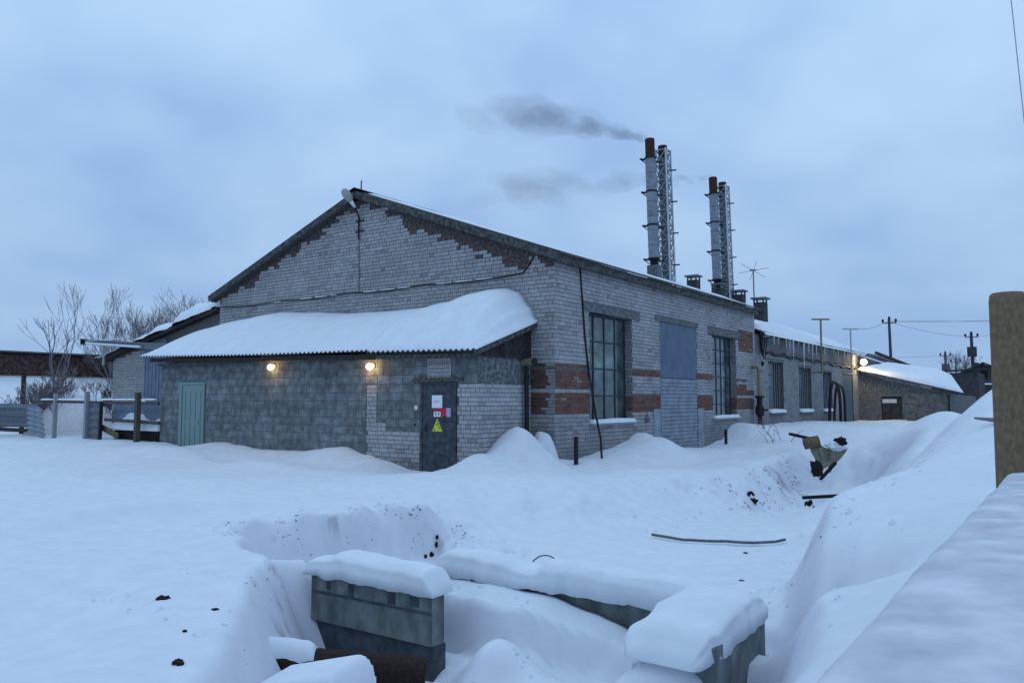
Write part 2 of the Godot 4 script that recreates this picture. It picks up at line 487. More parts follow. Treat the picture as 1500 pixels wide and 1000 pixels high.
func build_ground() -> void:
	var xs := lines_of([-420.0, [-120.0, 50.0], [-50.0, 7.0], [-24.0, 0.5], [-11.0, 0.14], [-8.6, 0.08], [-1.0, 0.045], [1.5, 0.1], [8.0, 0.5], [60.0, 5.0], [420.0, 60.0]])
	var zs := lines_of([-700.0, [-120.0, 50.0], [-50.0, 4.0], [-27.0, 0.35], [-16.6, 0.11], [-11.0, 0.08], [-2.4, 0.045], [0.5, 0.15], [8.0, 1.0], [80.0, 12.0]])
	var nx := xs.size()
	var nzz := zs.size()
	var hs := PackedFloat32Array()
	hs.resize(nx * nzz)
	for j in nzz:
		for i in nx:
			hs[j * nx + i] = ground(xs[i], zs[j])
	var vs := PackedVector3Array()
	var ns := PackedVector3Array()
	var cs := PackedColorArray()
	vs.resize(nx * nzz); ns.resize(nx * nzz); cs.resize(nx * nzz)
	for j in nzz:
		for i in nx:
			var n := j * nx + i
			vs[n] = Vector3(xs[i], hs[n], zs[j])
			var i0 := maxi(i - 1, 0)
			var i1 := mini(i + 1, nx - 1)
			var j0 := maxi(j - 1, 0)
			var j1 := mini(j + 1, nzz - 1)
			var gx := (hs[j * nx + i1] - hs[j * nx + i0]) / (xs[i1] - xs[i0])
			var gz := (hs[j1 * nx + i] - hs[j0 * nx + i]) / (zs[j1] - zs[j0])
			ns[n] = Vector3(-gx, 1, -gz).normalized()
			# bare soil shows in clods on the steep cut faces
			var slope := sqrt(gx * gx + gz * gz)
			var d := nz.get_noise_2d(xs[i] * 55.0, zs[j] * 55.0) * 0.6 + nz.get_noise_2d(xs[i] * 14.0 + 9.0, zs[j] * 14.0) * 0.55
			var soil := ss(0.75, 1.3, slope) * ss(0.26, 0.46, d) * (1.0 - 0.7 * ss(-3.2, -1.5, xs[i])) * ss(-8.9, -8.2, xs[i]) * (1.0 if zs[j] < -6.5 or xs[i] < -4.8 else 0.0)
			var frost_shade := ss(0.55, 1.3, slope) * 0.55  # dirty frost plus violet shade of steep snow, both put into the colour by slope
			var c := Color(1, 1, 1).lerp(Color(0.84, 0.78, 0.83), frost_shade)
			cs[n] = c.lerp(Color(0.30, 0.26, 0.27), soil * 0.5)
	var id := PackedInt32Array()
	id.resize((nx - 1) * (nzz - 1) * 6)
	var q := 0
	for j in nzz - 1:
		for i in nx - 1:
			var a := j * nx + i
			id[q] = a; id[q + 1] = a + 1; id[q + 2] = a + nx + 1
			id[q + 3] = a; id[q + 4] = a + nx + 1; id[q + 5] = a + nx
			q += 6
	var arr := []
	arr.resize(Mesh.ARRAY_MAX)
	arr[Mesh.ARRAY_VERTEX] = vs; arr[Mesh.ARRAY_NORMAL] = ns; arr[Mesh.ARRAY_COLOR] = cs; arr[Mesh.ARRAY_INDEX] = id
	var me := ArrayMesh.new()
	me.add_surface_from_arrays(Mesh.PRIMITIVE_TRIANGLES, arr)
	var mi := MeshInstance3D.new()
	mi.mesh = me
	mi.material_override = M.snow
	mi.name = "snow_ground"
	add_child(mi)
	tag(mi, "deep drifted snow covering the whole yard with a cut trench", "snow", "", "structure")

# ------------------------------------------------------------------ masonry
# One brick face: unit of size (w, h), front at +n by depth d, chamfered.
func brick_mesh(st: SurfaceTool, o: Vector3, u: Vector3, n: Vector3, w: float, h: float, d: float, ch := 0.006) -> void:
	st.set_smooth_group(-1)
	var v := Vector3.UP
	var a := [o, o + u * w, o + u * w + v * h, o + v * h]
	var b := [o + u * ch + v * ch + n * d, o + u * (w - ch) + v * ch + n * d, o + u * (w - ch) + v * (h - ch) + n * d, o + u * ch + v * (h - ch) + n * d]
	var c := [a[0] + n * (d - ch), a[1] + n * (d - ch), a[2] + n * (d - ch), a[3] + n * (d - ch)]
	quad(st, b[0], b[3], b[2], b[1])
	for i in 4:
		var j := (i + 1) % 4
		quad(st, c[i], b[i], b[j], c[j])
		quad(st, a[i], c[i], c[j], a[j])

# spans of [u0, u1] left when the cut rectangles that meet this course are taken out
func spans(u0: float, u1: float, y: float, cuts: Array) -> Array:
	var out := [[u0, u1]]
	for c in cuts:
		if y > c[2] and y < c[3]:
			var nxt := []
			for s in out:
				if c[1] <= s[0] or c[0] >= s[1]:
					nxt.append(s); continue
				if c[0] > s[0]: nxt.append([s[0], c[0]])
				if c[1] < s[1]: nxt.append([c[1], s[1]])
			out = nxt
	return out

# lays courses and appends brick records [origin, u, n, w, h, depth, colour]
func lay(rec: Array, o: Vector3, u: Vector3, n: Vector3, u0: float, u1: float, y0: float, y1: float, course: float, length: float, joint: float, cuts: Array, shade: Callable, depth := 0.012) -> void:
	var row := 0
	var y := y0
	while y < y1 - 0.02:
		var h := minf(course - joint, y1 - y)
		for s in spans(u0, u1, y + h * 0.5, cuts):
			var header := (row % 4) == 3 and length < 0.3
			var step := length if not header else length * 0.5 - joint * 0.5
			var at: float = s[0] - (fposmod(s[0] - u0, step + joint)) - (step + joint) * (0.5 if row % 2 else 0.0)
			if row % 4 == 2: at -= length * 0.25
			while at < s[1]:
				var len := step
				if rng.randf() < 0.05: len = length * 0.5 - joint * 0.5
				var a := maxf(at, s[0])
				var b := minf(at + len, s[1])
				if b - a > 0.045:
					var c: Color = shade.call(a + (b - a) * 0.5, y + h * 0.5)
					if c.a > 0.5:
						rec.append([o + u * a + Vector3.UP * (y + rng.randf_range(-0.002, 0.002)), u, n, b - a, h, depth + rng.randf_range(-0.003, 0.003), c])
				at += len + joint
		y += course
		row += 1

# the bricks that show largest become parts; what is past the limit goes into one mesh
func commit_bricks(rec: Array, called: String, rest_called: String, m: Material, parent: Node3D, limit: int) -> void:
	rec.sort_custom(func(a, b): return a[0].distance_squared_to(EYE) < b[0].distance_squared_to(EYE))
	var cache := {}
	for i in mini(limit, rec.size()):
		var r: Array = rec[i]
		var tone := Color(snappedf(r[6].r, 0.012), snappedf(r[6].g, 0.012), snappedf(r[6].b, 0.012))
		var wq := snappedf(r[3], 0.01)
		var key := [wq, r[4], tone, r[1]]
		if not cache.has(key):
			var st := S()
			st.set_color(tone)
			brick_mesh(st, Vector3.ZERO, r[1], r[2], wq, r[4], 0.012)
			st.generate_normals()
			cache[key] = st.commit()
		inst(called, cache[key], m, Transform3D(Basis.IDENTITY, r[0] + r[2] * (r[5] - 0.012 + 0.0005)), parent)
	if rec.size() > limit:
		var st := S()
		for i in range(limit, rec.size()):
			var r: Array = rec[i]
			st.set_color(r[6])
			brick_mesh(st, r[0], r[1], r[2], r[3], r[4], r[5])
		var p := part(rest_called, st, m, parent)
		p.set_meta("kind", "stuff")

# a straight wall of real thickness with openings, as butted boxes
func wall_with_holes(st: SurfaceTool, o: Vector3, u: Vector3, n: Vector3, length: float, y0: float, y1: float, thick: float, holes: Array) -> void:
	var us := [0.0, length]
	for h in holes:
		us.append(h[0]); us.append(h[1])
	us.sort()
	for i in us.size() - 1:
		var a: float = us[i]
		var b: float = us[i + 1]
		if b - a < 0.001: continue
		var ys := [[y0, y1]]
		for h in holes:
			if h[0] <= a + 0.001 and h[1] >= b - 0.001:
				var nxt := []
				for s in ys:
					if h[2] > s[0]: nxt.append([s[0], minf(h[2], s[1])])
					if h[3] < s[1]: nxt.append([maxf(h[3], s[0]), s[1]])
				ys = nxt
		for s in ys:
			var c: Vector3 = o + u * ((a + b) * 0.5) + Vector3.UP * ((s[0] + s[1]) * 0.5) - n * (thick * 0.5)
			box(st, c, Vector3(absf(u.x) * (b - a) + absf(n.x) * thick, s[1] - s[0], absf(u.z) * (b - a) + absf(n.z) * thick))

# ------------------------------------------------------------------ windows in a wall that runs along -z and faces +x
func window_x(parent: Node3D, x: float, za: float, zb: float, y0: float, y1: float, cols: int, rows: int, recess: float, tint: Callable, grille := 0) -> void:
	var fx := x - recess
	var st := S()
	var fw := 0.055
	boxab(st, Vector3(fx - 0.05, y0, za), Vector3(fx, y0 + fw, zb))
	boxab(st, Vector3(fx - 0.05, y1 - fw, za), Vector3(fx, y1, zb))
	boxab(st, Vector3(fx - 0.05, y0 + fw, za), Vector3(fx, y1 - fw, za - fw))
	boxab(st, Vector3(fx - 0.05, y0 + fw, zb + fw), Vector3(fx, y1 - fw, zb))
	var f := part("window", st, M.window_frame, parent)
	var W := absf(zb - za)
	for c in range(1, cols):
		var s2 := S()
		var zc := lerpf(za, zb, float(c) / cols)
		boxab(s2, Vector3(fx - 0.045, y0 + fw, zc - 0.022), Vector3(fx - 0.006, y1 - fw, zc + 0.022))
		part("mullion", s2, M.window_frame, f)
	for r in range(1, rows):
		var s3 := S()
		var yc := lerpf(y0, y1, float(r) / rows)
		boxab(s3, Vector3(fx - 0.042, yc - 0.018, za - fw), Vector3(fx - 0.003, yc + 0.018, zb + fw))
		part("glazing_bar", s3, M.window_frame, f)
	for c in cols:
		for r in rows:
			var s4 := S()
			var col: Color = tint.call((c + 0.5) / cols, (r + 0.5) / rows)
			s4.set_color(col)
			var a := lerpf(za, zb, float(c) / cols)
			var b := lerpf(za, zb, float(c + 1) / cols)
			var ya := lerpf(y0, y1, float(r) / rows)
			var yb := lerpf(y0, y1, float(r + 1) / rows)
			var t := rng.randf_range(-0.004, 0.004)
			box(s4, Vector3(fx - 0.03, (ya + yb) * 0.5, (a + b) * 0.5), Vector3(0.004, yb - ya - 0.03, W / cols - 0.04), Basis(Vector3.UP, t) * Basis(Vector3.BACK, rng.randf_range(-0.006, 0.006)))
			part("pane", s4, M.glass, f)
	for k in grille:
		var s5 := S()
		var zg := lerpf(za, zb, (k + 0.5) / grille)
		tube(s5, [Vector3(fx + 0.06, y0, zg), Vector3(fx + 0.06, y1, zg)], 0.014, -1, 6)
		part("grille_bar", s5, M.zinc, f)

# ------------------------------------------------------------------ the boiler house
const XS := -9.84
const ZG := -15.62
const XW := -22.7
const ZB := -29.7
const RX := -16.27
const RY := 7.42

func roof_y(x: float) -> float:
	return RY - 0.364 * absf(x - RX)

func white_shade(a: float, y: float) -> Color:
	var v := 0.40 + rng.randf_range(-0.035, 0.035) + (0.05 if rng.randf() < 0.10 else 0.0) - (0.09 if rng.randf() < 0.07 else 0.0)
	v += 0.07 * nz.get_noise_2d(a * 12.0, y * 12.0)
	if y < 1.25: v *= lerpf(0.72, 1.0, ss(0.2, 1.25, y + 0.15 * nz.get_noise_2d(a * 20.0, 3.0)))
	return Color(v, v * 0.995, v * 1.035)

func red_shade(a: float, y: float) -> Color:
	var v := rng.randf_range(0.75, 1.2)
	if rng.randf() < 0.03: return Color(0.28, 0.24, 0.22)
	return Color(0.205 * v, 0.105 * v, 0.082 * v)

func boiler_house() -> Node3D:
	var t := thing("boiler_house", Vector3(RX, 0, -22.6), "long gabled boiler house of white brick with red brick bands and tall windows", "building")
	# --- gable wall core
	var gable_pts := [Vector3(XW, -1.2, ZG), Vector3(XW, roof_y(XW) - 0.12, ZG), Vector3(RX, RY - 0.12, ZG), Vector3(XS, roof_y(XS) - 0.12, ZG), Vector3(XS, -1.2, ZG)]
	var st := S()
	prism(st, gable_pts, Vector3(0, 0, -0.38))
	part("gable_wall", st, M.mortar, t)
	# --- long wall core with its openings (u runs along -z from the corner)
	var U := Vector3(0, 0, -1)
	var O := Vector3(XS, 0, ZG)
	var holes := [[1.60, 3.93, 1.02, 3.79], [5.70, 8.43, 0.05, 3.89], [9.77, 12.02, 1.0, 3.78]]
	st = S()
	wall_with_holes(st, O + U * 0.38, U, Vector3.RIGHT, -ZB + ZG - 0.38, -1.2, 4.92, 0.38, holes.map(func(h): return [h[0] - 0.38, h[1] - 0.38, h[2], h[3]]))
	part("long_wall", st, M.mortar, t)
	st = S()
	boxab(st, Vector3(XW, -1.2, ZG - 0.38), Vector3(XW + 0.38, 4.9, ZB))
	boxab(st, Vector3(XW + 0.38, -1.2, ZB + 0.38), Vector3(XS - 0.38, 5.0, ZB))
	part("rear_wall", st, M.mortar, t)
	st = S()
	prism(st, [Vector3(XW, 5.0, ZB + 0.3), Vector3(RX, RY - 0.12, ZB + 0.3), Vector3(XS, 5.0, ZB + 0.3)], Vector3(0, 0, -0.28))
	part("rear_gable", st, M.mortar, t)
	st = S()
	boxab(st, Vector3(XW + 0.38, -0.3, ZG - 0.38), Vector3(XS - 0.38, -0.2, ZB + 0.38))
	part("indoor_floor", st, M.interior, t)
	# --- bricks
	var rec := []
	# red panels: [u0, u1, y0, y1] on the long wall
	var lred := [[0.0, 1.60, 1.29, 1.77], [0.0, 1.60, 1.87, 2.31], [0.0, 1.60, 2.39, 2.47], [3.93, 5.70, 1.28, 1.73], [3.93, 5.70, 2.28, 2.44], [8.43, 9.77, 1.28, 1.74], [8.43, 9.77, 2.26, 2.43], [12.02, 13.85, 1.27, 1.70], [12.02, 13.1, 1.78, 2.18], [13.1, 13.85, 1.78, 1.96], [12.02, 13.1, 2.26, 2.34], [12.3, 13.85, 3.35, 4.10]]
	var lint := [[1.27, 4.41, 3.79, 4.02], [5.38, 8.56, 3.89, 4.06], [9.43, 12.47, 3.78, 4.02]]
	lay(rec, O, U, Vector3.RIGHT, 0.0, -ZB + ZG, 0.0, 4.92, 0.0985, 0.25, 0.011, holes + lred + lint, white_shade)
	for r in lred:
		lay(rec, O, U, Vector3.RIGHT, r[0], r[1], r[2], r[3], 0.076, 0.25, 0.011, [], red_shade, 0.011)
	# reveals inside the openings, the far jamb of each faces the camera
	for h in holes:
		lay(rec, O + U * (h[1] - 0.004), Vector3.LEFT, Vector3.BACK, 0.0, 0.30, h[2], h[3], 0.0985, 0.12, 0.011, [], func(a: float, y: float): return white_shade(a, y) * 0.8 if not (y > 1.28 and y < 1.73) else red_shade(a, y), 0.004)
	# gable: u runs along -x from the corner
	var V := Vector3(-1, 0, 0)
	var OG := Vector3(XS, 0, ZG)
	var gred := [[0.0, 0.68, 1.29, 1.77], [0.0, 0.68, 1.87, 2.31], [0.0, 0.68, 2.39, 2.47]]
	var under := func(a: float, y: float) -> Color:
		var x := XS - a
		var top := roof_y(x) - 0.2
		if y > top - 0.03: return Color(0, 0, 0, 0)
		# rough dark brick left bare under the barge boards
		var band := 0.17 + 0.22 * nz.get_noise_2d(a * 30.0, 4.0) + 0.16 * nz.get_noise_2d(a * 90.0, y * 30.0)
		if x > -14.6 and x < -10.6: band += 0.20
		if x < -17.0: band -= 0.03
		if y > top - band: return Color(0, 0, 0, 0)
		return white_shade(a, y)
	lay(rec, OG, V, Vector3.BACK, 0.0, XS - XW, 0.0, RY, 0.0985, 0.25, 0.011, gred, under)
	for r in gred:
		lay(rec, OG, V, Vector3.BACK, r[0], r[1], r[2], r[3], 0.076, 0.25, 0.011, [], func(a: float, y: float): return Color(0.30, 0.30, 0.31) if a < 0.22 + 0.12 * nz.get_noise_2d(y * 60.0, 1.0) else red_shade(a, y) * Color(0.72, 0.72, 0.78), 0.011)
	commit_bricks(rec, "brick", "brickwork", M.white_brick, t, 300)
	# dark render strip beneath the barge boards (it stands behind the bricks' faces)
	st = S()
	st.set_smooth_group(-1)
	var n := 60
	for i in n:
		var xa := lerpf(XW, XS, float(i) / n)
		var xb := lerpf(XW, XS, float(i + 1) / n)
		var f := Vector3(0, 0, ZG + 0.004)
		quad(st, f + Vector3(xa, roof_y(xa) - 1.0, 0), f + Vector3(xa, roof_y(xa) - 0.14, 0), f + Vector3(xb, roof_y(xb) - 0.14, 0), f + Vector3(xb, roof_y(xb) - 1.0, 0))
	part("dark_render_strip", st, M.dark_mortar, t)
	# --- lintels and sills
	for l in lint:
		st = S()
		box(st, O + U * ((l[0] + l[1]) * 0.5) + Vector3(-0.04, (l[2] + l[3]) * 0.5, 0), Vector3(0.14, l[3] - l[2], l[1] - l[0] - 0.01))
		part("lintel", st, M.concrete, t)
	for h in [holes[0], holes[2]]:
		st = S()
		box(st, O + U * ((h[0] + h[1]) * 0.5) + Vector3(-0.05, h[2] - 0.022, 0), Vector3(0.34, 0.04, h[1] - h[0] + 0.12))
		var sill := part("sill", st, M.zinc, t)
		st = S()
		snow_cap(st, O + U * (h[0] + 0.0) + Vector3(-0.2, h[2], 0), O + U * (h[1] + 0.05) + Vector3(0.13, h[2], 0), 0.10, h[0], 0.0)
		part("snow_on_sill", st, M.snow_roof, sill)
	# --- windows
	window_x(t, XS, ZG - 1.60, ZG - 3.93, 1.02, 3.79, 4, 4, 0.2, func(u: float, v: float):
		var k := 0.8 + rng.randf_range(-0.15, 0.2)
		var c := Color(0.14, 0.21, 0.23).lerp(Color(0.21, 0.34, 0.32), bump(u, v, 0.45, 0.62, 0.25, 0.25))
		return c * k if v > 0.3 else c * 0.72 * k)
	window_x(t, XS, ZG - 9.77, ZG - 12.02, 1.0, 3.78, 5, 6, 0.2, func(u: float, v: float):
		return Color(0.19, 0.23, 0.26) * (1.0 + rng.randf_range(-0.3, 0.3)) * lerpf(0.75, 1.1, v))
	# --- bricked-up gate closed by metal sheets
	st = S()
	boxab(st, Vector3(XS - 0.3, 0.05, ZG - 5.70), Vector3(XS - 0.12, 3.89, ZG - 8.43))
	var gate := part("gate_board", st, M.weathered_board, t)
	st = S()
	st.set_smooth_group(-1)
	for i in 34:
		var za := ZG - 5.72 - 2.69 * i / 34.0
		var w := 2.69 / 34.0
		boxab(st, Vector3(XS - 0.03, 2.26, za), Vector3(XS + 0.004, 3.88, za - w * 0.55))
		boxab(st, Vector3(XS - 0.04, 2.26, za - w * 0.55), Vector3(XS - 0.022, 3.88, za - w))
	part("upper_sheet", st, M.blue_sheet, gate).set_meta("label", "blue-grey sheet with narrow upright ribs")
	for seg in [[0.02, 1.24], [1.25, 2.24]]:
		st = S()
		var rows := int((seg[1] - seg[0]) / 0.105)
		for i in rows:
			var yy: float = seg[0] + (seg[1] - seg[0]) * i / rows
			var hh: float = (seg[1] - seg[0]) / rows
			boxab(st, Vector3(XS - 0.02, yy, ZG - 5.71), Vector3(XS + 0.018, yy + hh * 0.6, ZG - 8.40))
			boxab(st, Vector3(XS - 0.02, yy + hh * 0.6, ZG - 5.71), Vector3(XS - 0.006, yy + hh, ZG - 8.40))
		part("lower_sheet", st, M.silver_sheet, gate).set_meta("label", "pale sheet with level ribs")
	for s in [[5.22, 5.66], [8.45, 8.92]]:
		st = S()
		boxab(st, Vector3(XS + 0.014, -0.1, ZG - s[0]), Vector3(XS + 0.022, 1.35, ZG - s[1]))
		part("side_sheet", st, M.silver_sheet, gate)
	# --- roof: two corrugated slopes, fascia, barge boards
	var zf := ZG + 0.22
	for sgn in [1.0, -1.0]:
		st = S()
		var run := 6.70
		corrugated(st, Vector3(RX, RY + 0.02, zf), Vector3(0, 0, ZB - 0.1 - zf), Vector3(sgn * run, -0.364 * run, 0), 0.15, 0.02, 0.01)
		var rf := part("roof_slope", st, M.slate, t)
		st = S()
		var s: float = sgn
		snow_sheet(st, 60, 10, func(u: float, v: float): return Vector3(RX + s * lerpf(0.1, 6.52, v), RY + 0.045 - 0.364 * lerpf(0.1, 6.52, v), lerpf(zf - 0.15, ZB, u)), func(u: float, v: float): return 0.045 + 0.04 * nz.get_noise_2d(u * 150.0, v * 60.0 + s) if u > 0.001 and u < 0.999 and v < 0.999 else 0.0)
		part("roof_snow", st, M.snow_roof, rf)
		# barge board along the gable edge, in two lengths
		for seg in [[0.0, 3.3], [3.31, 6.72]]:
			st = S()
			bar(st, Vector3(RX + s * seg[0], RY - 0.09 - 0.364 * seg[0], zf + 0.02), Vector3(RX + s * seg[1], RY - 0.09 - 0.364 * seg[1], zf + 0.02), 0.03, 0.19)
			part("barge_board", st, M.weathered_board, t)
		st = S()
		bar(st, Vector3(RX + s * 0.2, RY - 0.16 - 0.364 * 0.2, ZG + 0.11), Vector3(RX + s * 6.6, RY - 0.16 - 0.364 * 6.6, ZG + 0.11), 0.19, 0.02)
		part("soffit", st, M.weathered_board, t)
		st = S()
		for k in 4:
			var z0 := lerpf(zf, ZB, k / 4.0)
			var z1 := lerpf(zf, ZB, (k + 1) / 4.0) + 0.012
			box(st, Vector3(RX + s * 6.60, RY - 0.364 * 6.6 - 0.13 - 0.01 * (k % 2), (z0 + z1) * 0.5), Vector3(0.03, 0.22, absf(z1 - z0)))
		part("fascia", st, M.weathered_board, t)
	st = S()
	boxab(st, Vector3(XS - 0.1, 4.90, ZG - 0.01), Vector3(RX + 6.58, 4.93, ZB))
	part("eave_soffit", st, M.weathered_board, t)
	st = S()
	for sgn in [1.0, -1.0]:
		bar(st, Vector3(RX + sgn * 0.17, RY + 0.04, zf + 0.06), Vector3(RX + sgn * 0.17, RY + 0.04, ZB), 0.36, 0.015, Vector3(sgn * 0.36, 1, 0).normalized())
	part("ridge_cap", st, M.dark_metal, t)
	st = S()
	tube(st, [Vector3(RX, RY, ZG), Vector3(RX + 0.01, RY + 0.36, ZG)], 0.02, -1, 6)
	part("ridge_rod", st, M.dark_metal, t)
	# --- brick ventilation stubs on the roof, each with a little cap on legs
	for v in [[-10.9, -26.5, 0.36, 5.98], [-10.6, -28.15, 0.34, 5.86], [-10.35, -29.55, 0.40, 5.75]]:
		st = S()
		var by := roof_y(v[0]) - 0.1
		boxab(st, Vector3(v[0] - v[2] * 0.5, by, v[1] - v[2] * 0.5), Vector3(v[0] + v[2] * 0.5, v[3] - 0.17, v[1] + v[2] * 0.5))
		var vt := part("roof_vent", st, M.dark_wall, t)
		st = S()
		boxab(st, Vector3(v[0] - v[2] * 0.68, v[3] - 0.05, v[1] - v[2] * 0.68), Vector3(v[0] + v[2] * 0.68, v[3], v[1] + v[2] * 0.68))
		for cx in [-1, 1]:
			for cz in [-1, 1]:
				boxab(st, Vector3(v[0] + cx * v[2] * 0.5, v[3] - 0.17, v[1] + cz * v[2] * 0.5), Vector3(v[0] + cx * v[2] * 0.36, v[3] - 0.05, v[1] + cz * v[2] * 0.36))
		part("vent_cap", st, M.grey_steel, vt)
	return t

# ------------------------------------------------------------------ lean-to annex on the gable
const ZA := -13.6
const XA := -10.52
const XL := -22.6

func annex_eave(x: float) -> float:
	return lerpf(2.66, 2.88, clampf((x + 10.5) / (-23.0 + 10.5), 0, 1))

func annex() -> void:
	var t := thing("lean_to_annex", Vector3(-16.5, 0, -14.6), "grey block lean-to annex with a deep pillow of snow on its corrugated roof", "building")
	var st := S()
	# walls
	wall_with_holes(st, Vector3(XA, 0, ZA), Vector3.LEFT, Vector3.BACK, XA - XL, -1.2, 2.66, 0.25, [[0.6, 1.62, -0.3, 1.99], [9.82, 11.05, 0.1, 2.08]])
	part("front_wall", st, M.concrete, t)
	st = S()
	boxab(st, Vector3(XA - 0.25, -1.2, ZA - 0.25), Vector3(XA, 2.62, ZG))
	part("end_wall", st, M.concrete, t)
	st = S()
	boxab(st, Vector3(XL, -1.2, ZA - 0.25), Vector3(XL + 0.25, 3.1, ZG))
	part("far_end_wall", st, M.concrete, t)
	# white brick fields
	var rec := []
	var sh := func(a: float, y: float): 
		var c := white_shade(a, y + 1.0) * 1.12
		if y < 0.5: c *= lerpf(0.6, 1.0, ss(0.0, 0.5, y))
		return Color(c.r, c.g, c.b, 1)
	var O := Vector3(XA, 0, ZA)
	lay(rec, O, Vector3.LEFT, Vector3.BACK, 0.0, 0.56, -0.1, 1.95, 0.0985, 0.25, 0.012, [], sh)
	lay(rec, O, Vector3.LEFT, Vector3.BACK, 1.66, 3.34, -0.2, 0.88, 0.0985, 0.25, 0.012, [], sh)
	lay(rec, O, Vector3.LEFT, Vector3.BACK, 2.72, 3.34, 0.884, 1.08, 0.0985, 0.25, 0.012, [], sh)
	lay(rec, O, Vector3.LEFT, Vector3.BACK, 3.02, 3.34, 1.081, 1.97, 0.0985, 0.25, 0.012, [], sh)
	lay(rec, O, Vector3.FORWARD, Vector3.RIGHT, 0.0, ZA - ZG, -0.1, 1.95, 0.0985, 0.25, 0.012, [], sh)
	commit_bricks(rec, "brick", "brickwork", M.white_brick, t, 300)
	# grey blocks
	var rb := []
	var bsh := func(a: float, y: float):
		var v := 0.238 + rng.randf_range(-0.010, 0.014) + 0.06 * nz.get_noise_2d(a * 8.0, y * 14.0)
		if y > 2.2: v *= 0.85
		return Color(v * 0.98, v * 1.09, v * 1.16)
	var cuts := [[0.0, 0.58, -0.2, 1.96], [0.58, 1.66, -1, 2.1], [1.66, 3.36, -1, 0.885], [2.71, 3.36, 0.8, 1.085], [3.01, 3.36, 1.0, 1.975], [9.78, 11.1, -1, 2.12]]
	lay(rb, O, Vector3.LEFT, Vector3.BACK, 0.0, XA - XL, -0.22, 2.66, 0.2, 0.39, 0.010, cuts, bsh, 0.010)
	commit_bricks(rb, "concrete_block", "blockwork", M.block, t, 300)
	st = S()
	boxab(st, Vector3(XA - 0.02, 1.955, ZA - 0.008), Vector3(XA + 0.012, 2.60, ZG + 0.01))
	part("rough_plaster", st, M.plaster, t)
	# small holes broken in the blockwork
	for hxy in [[-19.0, 1.42], [-16.0, 1.28], [-14.3, 1.25], [-12.55, 1.28], [-12.32, 1.04], [-12.6, 1.03], [-12.3, 1.42]]:
		st = S()
		box(st, Vector3(hxy[0], hxy[1], ZA + 0.007), Vector3(0.055, 0.06, 0.004))
		part("dark_hole", st, M.soil, t)
	# plank gable of the lean-to
	for i in 11:
		var z0 := ZA - 0.02 - i * 0.18
		var z1 := z0 - 0.172
		if z1 < ZG: z1 = ZG + 0.004
		var off := 0.004 * (i % 3)
		st = S()
		var v := rng.randf_range(0.05, 0.095)
		st.set_color(Color(v * 1.08, v * 0.92, v * 0.95))
		var lo := 2.56 + rng.randf_range(-0.03, 0.01)
		prism(st, [Vector3(XA + 0.014 + off, lo, z0), Vector3(XA + 0.014 + off, 2.62 + 0.325 * (ZA + 0.3 - z0) - 0.02, z0), Vector3(XA + 0.014 + off, 2.62 + 0.325 * (ZA + 0.3 - z1) - 0.02, z1), Vector3(XA + 0.014 + off, lo, z1)], Vector3(0.022, 0, 0))
		part("plank", st, M.plank, t)
	# roof
	var ze := ZA + 0.38
	var slope := 0.325
	st = S()
	corrugated(st, Vector3(-10.32, annex_eave(-10.3) + slope * (ze - ZG), ZG), Vector3(-3.2, 0.06, 0), Vector3(0, -slope * (ze - ZG), ze - ZG), 0.155, 0.024, 0.01)
	var r1 := part("roof_sheet", st, M.slate, t)
	st = S()
	corrugated(st, Vector3(-13.5, annex_eave(-13.5) + 0.05 + slope * (ze - 0.06 - ZG), ZG), Vector3(-9.75, 0.17, 0), Vector3(0, -slope * (ze - 0.06 - ZG), ze - 0.06 - ZG), 0.155, 0.024, 0.01, func(u: float, v: float): return -0.03 * sin(u * PI) * v)
	part("roof_sheet", st, M.slate, t)
	st = S()
	bar(st, Vector3(-10.335, annex_eave(-10.3) - 0.07, ze - 0.02), Vector3(-10.335, annex_eave(-10.3) - 0.07 + slope * (ze - ZG), ZG), 0.035, 0.11)
	part("verge_board", st, M.weathered_board, t)
	for seg in [[-10.4, -13.4, 0.09, 0.0], [-13.42, -17.6, 0.12, 0.03], [-17.62, -22.9, 0.12, 0.03]]:
		st = S()
		bar(st, Vector3(seg[0], annex_eave(seg[0]) - 0.11, ZA + 0.2), Vector3(seg[1], annex_eave(seg[1]) - 0.10 + seg[3], ZA + 0.2), 0.04, seg[2])
		part("eave_board", st, M.weathered_board if seg[0] > -11 else M.dark_timber, t)
	st = S()
	boxab(st, Vector3(XA, 2.62, ZA - 0.1), Vector3(XL, 2.70, ZA + 0.16))
	part("wall_plate", st, M.weathered_board, t)
	# snow on the roof: its crest against the gable follows the drift of the wind
	var crest := [[-23.2, 3.75], [-22.9, 4.02], [-20.8, 4.20], [-19.5, 4.30], [-18.2, 4.19], [-16.3, 4.06], [-14.9, 4.03], [-13.9, 4.05], [-12.6, 4.20], [-11.8, 4.36], [-11.25, 4.41], [-10.85, 4.30], [-10.5, 3.98], [-10.32, 3.55]]
	st = S()
